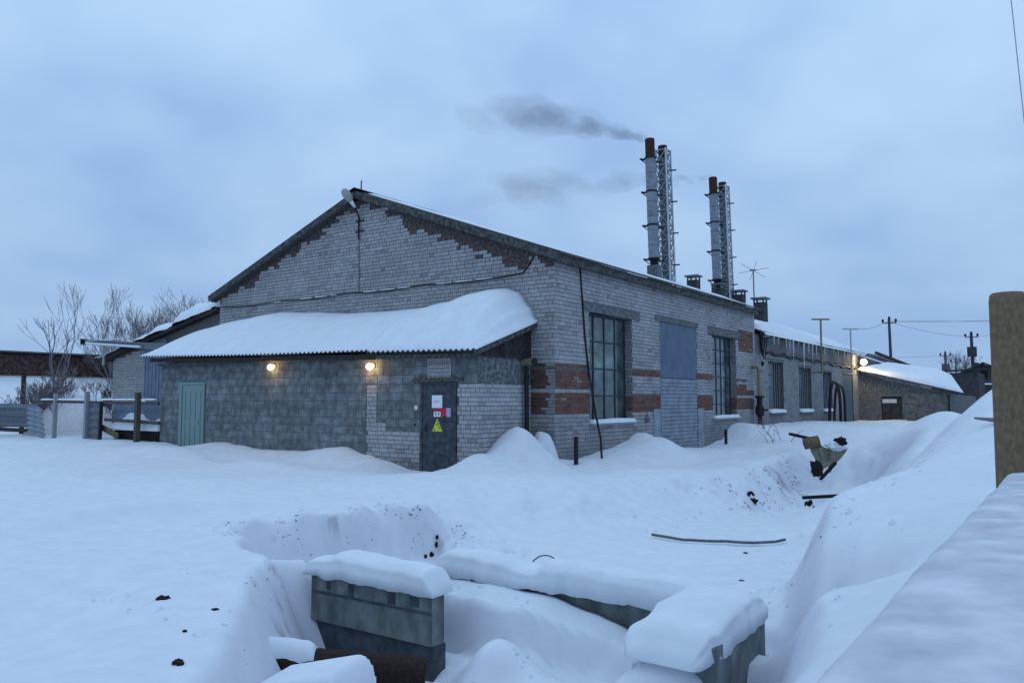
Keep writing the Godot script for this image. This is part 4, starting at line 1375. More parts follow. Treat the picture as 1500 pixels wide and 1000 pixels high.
	for k in 6:
		var a := k * PI / 3 + 0.3
		tube(st, [Vector3(-10.92, 7.03, -33.0), Vector3(-10.92 + cos(a) * 0.55, 7.03 + sin(a) * 0.42, -33.0 - cos(a) * 0.4)], 0.008, -1, 5)
	tube(st, [Vector3(-11.05, 7.05, -32.92), Vector3(-10.79, 7.05, -33.08)], 0.025, -1, 6)
	part("aerial_rod", st, M.dark_metal, an)
	# yellow vent risers with T heads
	for v in [[-9.42, -37.65, 2.8, 5.27, 0.045, "tall yellow gas vent pipe with a T head in front of the wing"], [-9.42, -43.5, 3.0, 5.25, 0.035, "thinner grey vent pipe with a T head near the wing's far end"]]:
		var r := thing("vent_pipe", Vector3(v[0], v[2], v[1]), v[5], "pipe", "vent pipes on the wing")
		st = S()
		tube(st, [Vector3(v[0], v[2], v[1]), Vector3(v[0], v[3], v[1])], v[4], -1, 10)
		part("riser", st, M.yellow_paint if v[4] > 0.042 else M.zinc, r)
		st = S()
		tube(st, [Vector3(v[0] - 0.33, v[3], v[1] + 0.23), Vector3(v[0] + 0.33, v[3], v[1] - 0.23)], v[4] * 0.9, -1, 8)
		part("tee_head", st, M.yellow_paint if v[4] > 0.042 else M.zinc, r)
		st = S()
		tube(st, [Vector3(v[0], v[2] + 0.05, v[1]), Vector3(XS, v[2] + 0.05, v[1])], v[4] * 0.9, -1, 8)
		tube(st, [Vector3(v[0], v[2] + 1.0, v[1]), Vector3(XS, v[2] + 1.0, v[1])], v[4] * 0.6, -1, 8)
		part("wall_bracket", st, M.yellow_paint if v[4] > 0.042 else M.zinc, r)
	# big black hose looped out of the snow
	st = S()
	for k in 2:
		var h := []
		for i in 29:
			var u := i / 28.0
			var up := 2.05 - 0.12 * k
			var yy := 0.35 + up * (1.0 - pow(absf(u - 0.36) / (0.36 if u < 0.36 else 0.64), 2.6))
			h.append(Vector3(-9.15 + 0.12 * k + 0.2 * sin(u * PI), yy, lerpf(-37.6, -39.7, u) - 0.35 * k - (0.9 * sin(u * PI) * (1.0 - u))*-1.0))
		tube(st, h, 0.07 - 0.012 * k, -1, 10)
	solo("black_hose", st, M.black_rubber, "thick black hose rising from the snow in a loop before the wing's third window", "hose")

func far_shed() -> void:
	var z := -46.9
	var t := thing("grey_shed", Vector3(-7.5, 0, -49), "low grey shed with a snow-laden sloping roof at the wing's far end", "building")
	var st := S()
	wall_with_holes(st, Vector3(-5.55, 0, z), Vector3.LEFT, Vector3.BACK, 4.6, -1.0, 1.95, 0.25, [[2.12, 3.15, 0.2, 1.80]])
	part("front_wall", st, M.concrete, t)
	var rec := []
	lay(rec, Vector3(-5.55, 0, z), Vector3.LEFT, Vector3.BACK, 0.0, 2.0, 0.2, 1.95, 0.2, 0.39, 0.012, [], func(a: float, y: float):
		var v := rng.randf_range(0.2, 0.26)
		return Color(v, v, v), 0.01)
	commit_bricks(rec, "concrete_block", "blockwork", M.block, t, 300)
	st = S()
	prism(st, [Vector3(-9.8, 1.95, z - 0.05), Vector3(-9.8, 3.2, z - 0.05), Vector3(-8.4, 2.62, z - 0.05), Vector3(-5.4, 1.98, z - 0.05)], Vector3(0, 0, -0.2))
	part("upper_wall", st, M.plaster, t)
	st = S()
	prism(st, [Vector3(-5.55, -1, z), Vector3(-5.55, 1.95, z), Vector3(-4.6, 1.8, -51.0), Vector3(-4.6, -1, -51.0)], Vector3(-0.2, 0, -0.05))
	part("side_wall", st, M.plaster, t)
	st = S()
	boxab(st, Vector3(-8.72, -0.2, z - 0.2), Vector3(-7.65, 1.82, z - 0.08))
	part("shed_door", st, M.dark_wall, t)
	st = S()
	boxab(st, Vector3(-8.65, 1.45, z - 0.078), Vector3(-7.95, 1.66, z - 0.05))
	part("white_panel", st, M.white_enamel, t)
	st = S()
	tube(st, [Vector3(-5.45, 0.2, z + 0.12), Vector3(-5.45, 1.9, z + 0.12)], 0.05, -1, 8)
	part("corner_pipe", st, M.dark_metal, t)
	# roof plane sloping away to the right, with thick snow
	var fl := Vector3(-9.83, 3.28, z + 0.35)
	var fr := Vector3(-4.75, 1.97, z + 0.35)
	var br := Vector3(-6.1, 3.05, -54.0)
	var bl := Vector3(-9.83, 3.75, -54.0)
	st = S()
	prism(st, [fl, fr, br, bl], Vector3(0, -0.06, 0))
	var rf := part("roof_slab", st, M.weathered_board, t)
	st = S()
	snow_sheet(st, 40, 24, func(u: float, v: float): return fl.lerp(fr, u).lerp(bl.lerp(br, u), 1.0 - v) + Vector3(0, 0.004, 0), func(u: float, v: float):
		var e := minf(minf(u, 1 - u) * 5.2, (1 - v) * 7.0)
		return 0.03 + (0.26 + 0.08 * nz.get_noise_2d(u * 50.0, v * 50.0)) * sqrt(clampf(e / 0.5, 0, 1)) * (1.0 - 0.5 * ss(0.75, 1.0, u)) - 0.12 * bump(u, v, 0.2, 0.9, 0.12, 0.3))
	part("roof_snow", st, M.snow_roof, rf)
	# floodlight on the wing's corner
	var fl2 := thing("floodlight", Vector3(-9.45, 3.62, -46.45), "bright warm floodlight shining from the wing's far corner over the shed roof", "lamp")
	st = S()
	box(st, Vector3(-9.52, 3.66, -46.45), Vector3(0.14, 0.26, 0.34), Basis(Vector3.UP, 0.5))
	part("lamp_housing", st, M.dark_metal, fl2)
	st = S()
	tube(st, [Vector3(-9.58, 3.6, -46.48), Vector3(XS, 3.55, -46.6)], 0.025, -1, 6)
	part("lamp_arm", st, M.dark_metal, fl2)
	st = S()
	var prof := []
	for i in 9:
		var a := PI * i / 8.0
		prof.append(Vector2(maxf(sin(a) * 0.17, 0.0), -cos(a) * 0.17))
	lathe(st, Vector3(-9.40, 3.66, -46.30), prof, 16)
	part("lamp_globe", st, M.flood_glow, fl2)
	var om := OmniLight3D.new()
	om.name = "flood_light"
	om.light_color = Color(1.0, 0.86, 0.6)
	om.light_energy = 4.5
	om.light_size = 0.16
	om.omni_range = 25.0; om.omni_attenuation = 2.0
	om.shadow_enabled = true
	fl2.add_child(om)
	om.position = Vector3(-9.40, 3.66, -46.30) - fl2.position

# ------------------------------------------------------------------ left side
func side_shed() -> void:
	var t := thing("side_shed", Vector3(-26, 0, -18), "white brick side shed left of the boiler house with snow slumping off its roof", "building")
	var z := -15.75
	var st := S()
	prism(st, [Vector3(-29.4, -1, z), Vector3(-29.4, 3.16, z), Vector3(-22.72, 4.5, z), Vector3(-22.72, -1, z)], Vector3(0, 0, -0.3))
	part("front_wall", st, M.mortar, t)
	st = S()
	boxab(st, Vector3(-29.4, -1, z - 0.3), Vector3(-29.1, 3.1, -26))
	boxab(st, Vector3(-29.1, -1, -25.7), Vector3(-22.72, 3.1, -26))
	part("rear_wall", st, M.mortar, t)
	var rec := []
	lay(rec, Vector3(-27.25, 0, z), Vector3.LEFT, Vector3.BACK, 0.0, 2.15, 1.2, 3.4, 0.0985, 0.25, 0.011, [], func(a: float, y: float):
		var top := 3.13 + 0.2 * (2.15 - a)
		if y > top - 0.05 - 0.12 * nz.get_noise_2d(a * 40.0, 2.0): return Color(0, 0, 0, 0)
		return white_shade(a, y + 1.0) * 1.08)
	commit_bricks(rec, "brick", "brickwork", M.white_brick, t, 180)
	st = S()
	boxab(st, Vector3(-27.24, 0.0, z + 0.005), Vector3(-25.9, 3.75, z + 0.04))
	for k in 6: boxab(st, Vector3(-27.2 + k * 0.22, 0.0, z + 0.04), Vector3(-27.16 + k * 0.22, 3.72, z + 0.055))
	part("blue_sheet", st, M.blue_sheet, t)
	st = S()
	boxab(st, Vector3(-29.2, 0.0, z + 0.005), Vector3(-27.25, 1.18, z + 0.03))
	for k in 9: boxab(st, Vector3(-29.18 + k * 0.21, 0.0, z + 0.03), Vector3(-29.14 + k * 0.21, 1.17, z + 0.045))
	part("low_sheet", st, M.silver_sheet, t)
	# roof
	st = S()
	prism(st, [Vector3(-29.9, 3.16, z + 0.25), Vector3(-22.72, 4.62, z + 0.25), Vector3(-22.72, 4.62, -26.2), Vector3(-29.9, 3.16, -26.2)], Vector3(0, -0.12, 0))
	var rf := part("roof_slab", st, M.dark_timber, t)
	st = S()
	snow_sheet(st, 110, 40, func(u: float, v: float): return Vector3(lerpf(-22.73, -29.95, u), lerpf(4.63, 3.17, u), lerpf(-26.2, z + 0.34 + 0.22 * nz.get_noise_1d(u * 130.0), v)), func(u: float, v: float):
		var d := 0.42 * sqrt(clampf((1 - v) * 10.5 / 0.7, 0, 1)) * (0.35 + 0.75 * ss(1.0, 0.35, u)) * (1.0 + 0.75 * nz.get_noise_2d(u * 90.0, v * 30.0))
		return maxf(0.02, d * sqrt(clampf((1 - u) / 0.06, 0, 1))))
	part("roof_snow", st, M.snow_roof, rf)
	# loose gutter sloping across the front
	var g := thing("loose_gutter", Vector3(-28, 3.5, z + 0.5), "loose metal gutter sticking out left below the side shed's snowy eave", "gutter")
	st = S()
	var ga := Vector3(-30.6, 3.80, z + 0.55)
	var gb := Vector3(-24.6, 3.36, z + 0.5)
	bar(st, ga + Vector3(0, 0.09, 0), gb + Vector3(0, 0.09, 0), 0.16, 0.02)
	bar(st, ga + Vector3(0, -0.09, 0), gb + Vector3(0, -0.09, 0), 0.16, 0.02)
	bar(st, ga + Vector3(0, 0, -0.07), gb + Vector3(0, 0, -0.07), 0.012, 0.16)
	part("trough", st, M.zinc, g)
	st = S()
	box(st, ga + Vector3(-0.02, 0, 0), Vector3(0.03, 0.24, 0.2))
	part("end_cap", st, M.dark_metal, g)
	st = S()
	snow_cap(st, Vector3(-30.4, 3.78, z + 0.5), Vector3(-27.8, 3.6, z + 0.6), 0.03, 1.0, 0.0)
	bar(st, Vector3(-30.3, 3.735, z + 0.58), Vector3(-26.6, 3.455, z + 0.56), 0.10, 0.07)
	part("snow_in_gutter", st, M.snow_roof, g)
	st = S()
	bar(st, Vector3(-29.55, 2.9, z + 0.3), Vector3(-29.55, 3.62, z + 0.3), 0.05, 0.14, Vector3.RIGHT)
	part("hanger", st, M.zinc, g)

func wavy_panel(st: SurfaceTool, o: Vector3, u: Vector3, v: Vector3, n: Vector3, period: float, amp: float, bend := 0.0) -> void:
	# corrugated fence sheet, waves marching along v (level ribs)
	st.set_smooth_group(0)
	var rows := int(v.length() / period * 8)
	var cols := 8
	var g := []
	for i in rows + 1:
		var r := []
		for j in cols + 1:
			var s := float(j) / cols
			var t := float(i) / rows
			r.append(o + u * s + v * t + n * (amp * sin(t * v.length() / period * TAU) + bend * s * s * (0.3 + t)))
		g.append(r)
	for i in rows:
		for j in cols:
			quad(st, g[i][j], g[i + 1][j], g[i + 1][j + 1], g[i][j + 1])
			quad(st, g[i][j] - n * 0.006, g[i][j + 1] - n * 0.006, g[i + 1][j + 1] - n * 0.006, g[i + 1][j] - n * 0.006)

func left_yard() -> void:
	var st := S()
	var z := -13.4
	# fence: long corrugated sheet, bent sheet, posts, rails
	var f := thing("sheet_fence", Vector3(-31, 0.4, z), "patched blue-grey corrugated sheet fence at the far left of the yard", "fence")
	wavy_panel(st, Vector3(-36.5, 0.62, z - 0.1), Vector3(6.3, 0, 0), Vector3(0, 0.85, 0), Vector3.BACK, 0.22, 0.022)
	part("long_sheet", st, M.silver_sheet_old, f)
	st = S()
	wavy_panel(st, Vector3(-30.4, 0.42, z + 0.12), Vector3(1.62, -0.12, 0.1), Vector3(-0.1, 1.05, 0), Vector3.BACK, 0.17, 0.035, 0.12)
	part("bent_sheet", st, M.silver_sheet, f)
	st = S()
	bar(st, Vector3(-36.5, 1.22, z + 0.02), Vector3(-30.5, 1.05, z + 0.06), 0.05, 0.09)
	part("sloping_rail", st, M.grey_steel, f)
	st = S()
	bar(st, Vector3(-36.5, 0.52, z), Vector3(-30.3, 0.52, z), 0.05, 0.14)
	part("bottom_board", st, M.dark_timber, f)
	st = S()
	bar(st, Vector3(-30.0, 1.56, z), Vector3(-22.35, 1.50, z + 0.02), 0.08, 0.09)
	var rail := part("top_rail", st, M.timber_grey, f)
	st = S()
	for k in 9:
		var x := -29.7 + k * 0.8
		if k == 4: continue
		snow_cap(st, Vector3(x, 1.60, z - 0.04), Vector3(x + 0.78, 1.6, z + 0.06), 0.05, x, 0.0, 12, 6)
	part("snow_on_rail", st, M.snow_roof, rail)
	st = S()
	bar(st, Vector3(-25.5, 0.98, z - 0.05), Vector3(-22.4, 0.92, z - 0.05), 0.06, 0.1)
	part("middle_rail", st, M.timber_grey, f)
	for p in [[-28.55, 1.84, 0.11, 0], [-26.45, 1.88, 0.13, 0], [-25.55, 1.55, 0.09, 1], [-23.4, 1.83, 0.14, 2]]:
		st = S()
		bar(st, Vector3(p[0], -0.2, z + 0.08), Vector3(p[0] + 0.02, p[1], z + 0.08), p[2], p[2], Vector3.RIGHT)
		part("fence_post", st, [M.zinc, M.dark_metal, M.timber_grey][p[3]], f)
	st = S()
	wavy_panel(st, Vector3(-26.38, 0.0, z + 0.05), Vector3(0.8, 0, 0), Vector3(0, 1.5, 0), Vector3.BACK, 0.24, 0.03)
	part("narrow_sheet", st, M.silver_sheet_old, f)
	st = S()
	wavy_panel(st, Vector3(-25.45, 0.95, z - 0.3), Vector3(3.0, 0, 0), Vector3(0, 0.55, 0), Vector3.BACK, 0.3, 0.02)
	part("back_sheet", st, M.blue_sheet, f)
	# dark posts behind
	for p in [[-34.4, -14.8, 2.6, "tall dark iron post standing behind the corrugated fence"], [-33.0, -18.5, 2.15, "short dark post behind the gap in the fence"], [-22.75, -14.2, 1.95, "dark board post leaning by the annex's left corner"]]:
		st = S()
		box(st, Vector3(p[0], p[2] * 0.5 - 0.1, p[1]), Vector3(0.16, p[2] + 0.2, 0.12))
		solo("dark_post", st, M.dark_timber, p[3], "post", "dark posts behind the fence")
	# snow-covered crate
	var c := thing("dark_crate", Vector3(-24, 0.3, -14.0), "dark wooden crate buried under a rounded heap of snow by the annex", "crate")
	st = S()
	boxab(st, Vector3(-25.2, 0.0, -14.5), Vector3(-22.66, 0.66, -13.62))
	part("box_side", st, M.dark_timber, c)
	for k in 3:
		st = S()
		boxab(st, Vector3(-25.18, 0.10 + k * 0.19, -13.618), Vector3(-22.68, 0.26 + k * 0.19, -13.595))
		part("side_board", st, M.soil, c)
	st = S()
	bar(st, Vector3(-25.75, 0.72, -13.5), Vector3(-24.6, 0.48, -13.4), 0.04, 0.18)
	part("loose_board", st, M.timber, c)
	st = S()
	snow_sheet(st, 44, 20, func(u: float, v: float): return Vector3(lerpf(-25.3, -22.64, u), 0.665, lerpf(-14.6, -13.54, v)), func(u: float, v: float):
		var e := minf(minf(u + 0.02, 1.02 - u) * 2.2, minf(v + 0.02, 1.02 - v) * 1.0)
		var h := 0.78 * (0.65 + 0.5 * bump(u, v, 0.35, 0.5, 0.28, 0.9) + 0.35 * bump(u, v, 0.92, 0.4, 0.12, 0.5)) * (1 + 0.3 * nz.get_noise_2d(u * 60.0, v * 20.0))
		return h * sqrt(clampf(e / 0.42, 0, 1)))
	part("snow_heap", st, M.snow_roof, c)
	# snow slope seen through the gap
	st = S()
	snow_sheet(st, 24, 16, func(u: float, v: float): return Vector3(lerpf(-33.0, -27.2, u), -0.1, lerpf(-18.0, -14.2, v)), func(u: float, v: float): return maxf(0.02, 1.75 * (1.0 - u) * sin(PI * clampf(v, 0.02, 0.98)) + 0.25 + 0.05 * nz.get_noise_2d(u * 40.0, v * 40.0)))
	var sb := solo("snow_bank", st, M.frost_snow, "sloping snow bank seen through the gap between the fence posts", "snow bank")
	# far building with brown brick upper wall and lower snowy roof
	var b := thing("brown_building", Vector3(-47, 0, -24), "long low brown brick building with a snowy lower roof behind the fence", "building")
	st = S()
	boxab(st, Vector3(-52, -1, -8), Vector3(-45, 4.0, -44))
	part("brick_wall", st, M.brown_brick, b)
	st = S()
	corrugated(st, Vector3(-52.5, 4.32, -7.6), Vector3(0, 0, -37), Vector3(7.9, -0.22, 0), 0.3, 0.03, 0.03)
	var br := part("roof_slope", st, M.slate, b)
	st = S()
	snow_sheet(st, 30, 6, func(u: float, v: float): return Vector3(lerpf(-52.4, -44.75, v), 4.36 - 0.22 * v, lerpf(-7.7, -44.5, u)), func(u: float, v: float): return 0.06 if v < 0.99 else 0.01)
	part("roof_snow", st, M.snow_roof, br)
	st = S()
	boxab(st, Vector3(-45, -1, -8.2), Vector3(-41.2, 1.35, -43.8))
	part("lower_wall", st, M.plaster, b)
	st = S()
	snow_sheet(st, 60, 10, func(u: float, v: float): return Vector3(lerpf(-44.98, -40.9, v), lerpf(2.72, 1.42, v), lerpf(-8, -44, u)), func(u: float, v: float): return maxf(0.02, 0.16 * sqrt(clampf((1 - v) / 0.1, 0, 1)) * (1 + 0.5 * nz.get_noise_2d(u * 200.0, v * 20.0))))
	part("lower_roof_snow", st, M.snow_roof, b)
	# trees
	tree(Vector3(-37.5, 0.4, -17.5), 5.9, 14, Vector3(-0.10, 1, 0.05), 0.075, "bare crooked tree with a thin leaning trunk, leftmost behind the fence")
	tree(Vector3(-38.6, 0.4, -17.9), 3.8, 12, Vector3(-0.5, 1, 0.0), 0.05, "low bare tree spreading left over the brown building's roof")
	for k in 4:
		var q: Array = [[-43.5, -23.8, 6.7], [-41.5, -24.3, 7.0], [-39.9, -25.0, 6.5], [-40.6, -27.8, 7.6]][k]
		tree(Vector3(q[0], 0.4, q[1]), q[2], 31 + k, Vector3(0.05 * (k - 1), 1, 0), 0.085, ["bushy bare tree left of the side shed's roof", "tallest-branched bare tree rising over the gutter", "bare tree just above the slumped roof snow", "slender bare tree at the right end of the row"][k], 1)
	tree(Vector3(-35.0, 0.3, -15.6), 2.6, 51, Vector3(0.3, 1, 0.1), 0.05, "low bare bush tangled in front of the snowy lower roof", 1)
	tree(Vector3(-32.6, 0.3, -15.4), 2.9, 52, Vector3(-0.2, 1, 0.1), 0.05, "low bare bush standing just behind the gap between the fence posts", 1)
	tree(Vector3(-30.4, 0.3, -16.2), 2.4, 53, Vector3(0.1, 1, 0.1), 0.045, "low bare bush against the side shed's left corner", 1)

func tree(at: Vector3, height: float, seed_v: int, lean: Vector3, r: float, label: String, shrub := 0) -> void:
	var g := RandomNumberGenerator.new()
	g.seed = seed_v
	var t := thing("bare_tree", at, label, "tree", "bare trees behind the side shed")
	var trunk := S()
	var twigs := S()
	var heads := [[at - Vector3(0, 0.4, 0), lean.normalized(), height * 0.30, r, 0]]
	if shrub:
		heads.clear()
		for k in 4:
			var a := TAU * k / 4.0 + g.randf()
			heads.append([at - Vector3(0, 0.4, 0), (lean + Vector3(cos(a), 0, sin(a)) * 0.28).normalized(), height * g.randf_range(0.24, 0.33), r * 0.6, 0])
	while heads.size():
		var h: Array = heads.pop_back()
		var p: Vector3 = h[0]
		var d: Vector3 = h[1]
		var ln: float = h[2]
		var rr: float = h[3]
		var lv: int = h[4]
		var pts := [p]
		for k in 3:
			d = (d + Vector3(g.randf_range(-1, 1), g.randf_range(-0.3, 0.7), g.randf_range(-1, 1)) * 0.17).normalized()
			p += d * ln / 3.0
			pts.append(p)
		tube(trunk if lv < 2 else twigs, pts, maxf(rr, 0.007), maxf(rr * 0.7, 0.005), 6 if lv < 2 else 4, false)
		if lv >= (6 if shrub else 5): continue
		var n := 2 + (1 if g.randf() < 0.55 else 0)
		for k in n:
			var side := Vector3(g.randf_range(-1, 1), g.randf_range(-0.1, 0.8), g.randf_range(-1, 1)).normalized()
			var nd := (d + side * g.randf_range(0.45, 0.95)).normalized()
			if k == 0: nd = (d + side * 0.25).normalized()
			heads.append([pts[3] if k < 2 else pts[2], nd, ln * g.randf_range(0.62, 0.86), rr * (0.7 if k == 0 else 0.52), lv + 1])
	part("trunk", trunk, M.bark, t)
	part("twigs", twigs, M.bark, t)

# ------------------------------------------------------------------ right background
func right_background() -> void:
	var st := S()
	var d := thing("dark_roofed_house", Vector3(-11.5, 0, -68), "house with a dark sloping roof edge just behind the grey shed", "building")
	prism(st, [Vector3(-16.5, 0, -67), Vector3(-16.5, 4.6, -67), Vector3(-13.2, 5.25, -67), Vector3(-9.6, 3.7, -67), Vector3(-9.6, 0, -67)], Vector3(0, 0, -5))
	part("wall", st, M.brown_pink, d)
	st = S()
	bar(st, Vector3(-12.6, 5.25, -66.5), Vector3(-8.9, 3.55, -66.5), 0.9, 0.22)
	part("roof_edge", st, M.dark_wall, d)
	st = S()
	bar(st, Vector3(-13.6, 5.05, -66.1), Vector3(-10.6, 3.92, -66.1), 0.5, 0.1)
	part("roof_snow", st, M.snow_roof, d)
	var b := thing("dark_barn", Vector3(-9.0, 0, -86), "dark brown barn wall far right beyond the shed", "building")
	st = S()
	boxab(st, Vector3(-13.5, -1, -86), Vector3(-7.5, 4.15, -92))
	part("wall", st, M.dark_wall, b)
	st = S()
	bar(st, Vector3(-13.7, 4.2, -86.2), Vector3(-7.3, 4.5, -86.2), 1.0, 0.12)
	part("roof_edge", st, M.dark_timber, b)
	var h := thing("gabled_house", Vector3(-7.6, 0, -98), "small grey gabled house beside the dark barn, half behind the log post", "building")
	st = S()
	prism(st, [Vector3(-10.2, -1, -98), Vector3(-10.2, 4.4, -98), Vector3(-8.0, 5.45, -98), Vector3(-5.6, 4.4, -98), Vector3(-5.6, -1, -98)], Vector3(0, 0, -6))
	part("wall", st, M.far_wall, h)
	st = S()
	for s in [-1.0, 1.0]: bar(st, Vector3(-8.0, 5.55, -97.8), Vector3(-8.0 + s * 2.7, 4.25, -97.8), 1.2, 0.14)
	part("roof_slope", st, M.dark_wall, h)
	st = S()
	boxab(st, Vector3(-8.3, 3.9, -97.98), Vector3(-7.7, 4.7, -97.94))
	part("window", st, M.soil, h)
	st = S()
	bar(st, Vector3(-10.5, 3.3, -97.3), Vector3(-5.4, 3.3, -97.3), 0.8, 0.14)
	part("porch_snow", st, M.snow_roof, h)
	# poles
	var poles := [[-15.1, -87.3, 0.0, 9.75, 0.16, "concrete utility pole with a three-pin crossarm behind the shed", 0], [-9.45, -103.5, 0.0, 9.1, 0.2, "dark utility pole carrying a transformer, nearest the log post", 1], [-14.6, -124.4, 0.0, 8.1, 0.2, "short dark utility pole left of the transformer pole", 1], [-13.45, -125.2, 0.0, 7.2, 0.14, "thin utility pole between the two dark poles", 2]]
	for p in poles:
		var t := thing("utility_pole", Vector3(p[0], p[2], p[1]), p[5], "utility pole", "utility poles in the distance")
		st = S()
		tube(st, [Vector3(p[0], p[2], p[1]), Vector3(p[0] - 0.12, p[3], p[1])], p[4] * 1.15, p[4] * 0.8, 8)
		part("pole", st, M.far_pole, t)
		st = S()
		bar(st, Vector3(p[0] - 0.75, p[3] - 0.4, p[1]), Vector3(p[0] + 0.55, p[3] - 0.4, p[1]), 0.09, 0.09)
		part("crossarm", st, M.far_pole, t)
		for k in 3:
			st = S()
			lathe(st, Vector3(p[0] - 0.7 + k * 0.6, p[3] - 0.34 + (0.25 if k == 1 else 0.0), p[1]), [Vector2(0.03, 0), Vector2(0.12, 0.1), Vector2(0.12, 0.25), Vector2(0.05, 0.36), Vector2(0, 0.36)], 8)
			part("insulator", st, M.dark_metal, t)
		if p[6] == 1:
			st = S()
			boxab(st, Vector3(p[0] - 0.55, p[3] - 2.6, p[1] - 0.4), Vector3(p[0] + 0.35, p[3] - 1.5, p[1] + 0.4))
			part("transformer", st, M.far_pole, t)
			st = S()
			boxab(st, Vector3(p[0] - 0.1, p[3] - 4.4, p[1] - 0.4), Vector3(p[0] + 0.5, p[3] - 3.3, p[1] + 0.4))
			part("fuse_box", st, M.far_pole, t)
			st = S()
			tube(st, [Vector3(p[0] - 0.1, p[3] - 1.8, p[1]), Vector3(p[0] - 3.4, 0.0, p[1] + 2)], 0.03, -1, 5)
			part("stay_wire", st, M.far_pole, t)
	tree(Vector3(-11.3, 0.5, -104.0), 7.5, 71, Vector3(0.1, 1, 0), 0.14, "bare tree between the far utility poles", 1)
	# wires
	var wires := [[Vector3(-9.42, 5.25, -43.5), Vector3(-15.75, 9.4, -87.3), 0.8], [Vector3(-15.6, 9.45, -87.3), Vector3(18, 10.6, -108), 1.0], [Vector3(-15.2, 9.6, -87.3), Vector3(16, 9.6, -100), 1.4], [Vector3(-15.0, 9.4, -87.3), Vector3(-9.5, 8.8, -103.5), 1.2], [Vector3(-10.1, 8.7, -103.5), Vector3(8, 10.4, -104), 0.9], [Vector3(-15.2, 7.7, -124.4), Vector3(-40, 9.5, -140), 1.5]]
	var says := ["overhead wire from the thin vent pipe up to the pin pole", "uppermost overhead wire leaving the pin pole to the right", "middle overhead wire leaving the pin pole to the right", "lowest overhead wire, from the pin pole to the transformer pole", "overhead wire leaving the transformer pole to the right", "faint overhead wire going left from the short dark pole"]
	for k in wires.size():
		var w: Array = wires[k]
		st = S()
		var pts := []
		for i in 17:
			var u := i / 16.0
			pts.append((w[0] as Vector3).lerp(w[1], u) + Vector3.DOWN * (w[2] * u * (1 - u) * 1.1))
		tube(st, pts, 0.014, -1, 5)
		solo("overhead_wire", st, M.far_pole, says[k], "wire", "overhead wires")
	st = S()
	tube(st, [Vector3(-0.26, 5.4, -5.9), Vector3(-0.245, 4.19, -5.96), Vector3(-0.21, 3.46, -5.98), Vector3(-0.10, 1.2, -6.0)], 0.003, -1, 6)
	solo("overhead_wire", st, M.zinc, "thin grey wire hanging at the top right corner, near the camera", "wire")

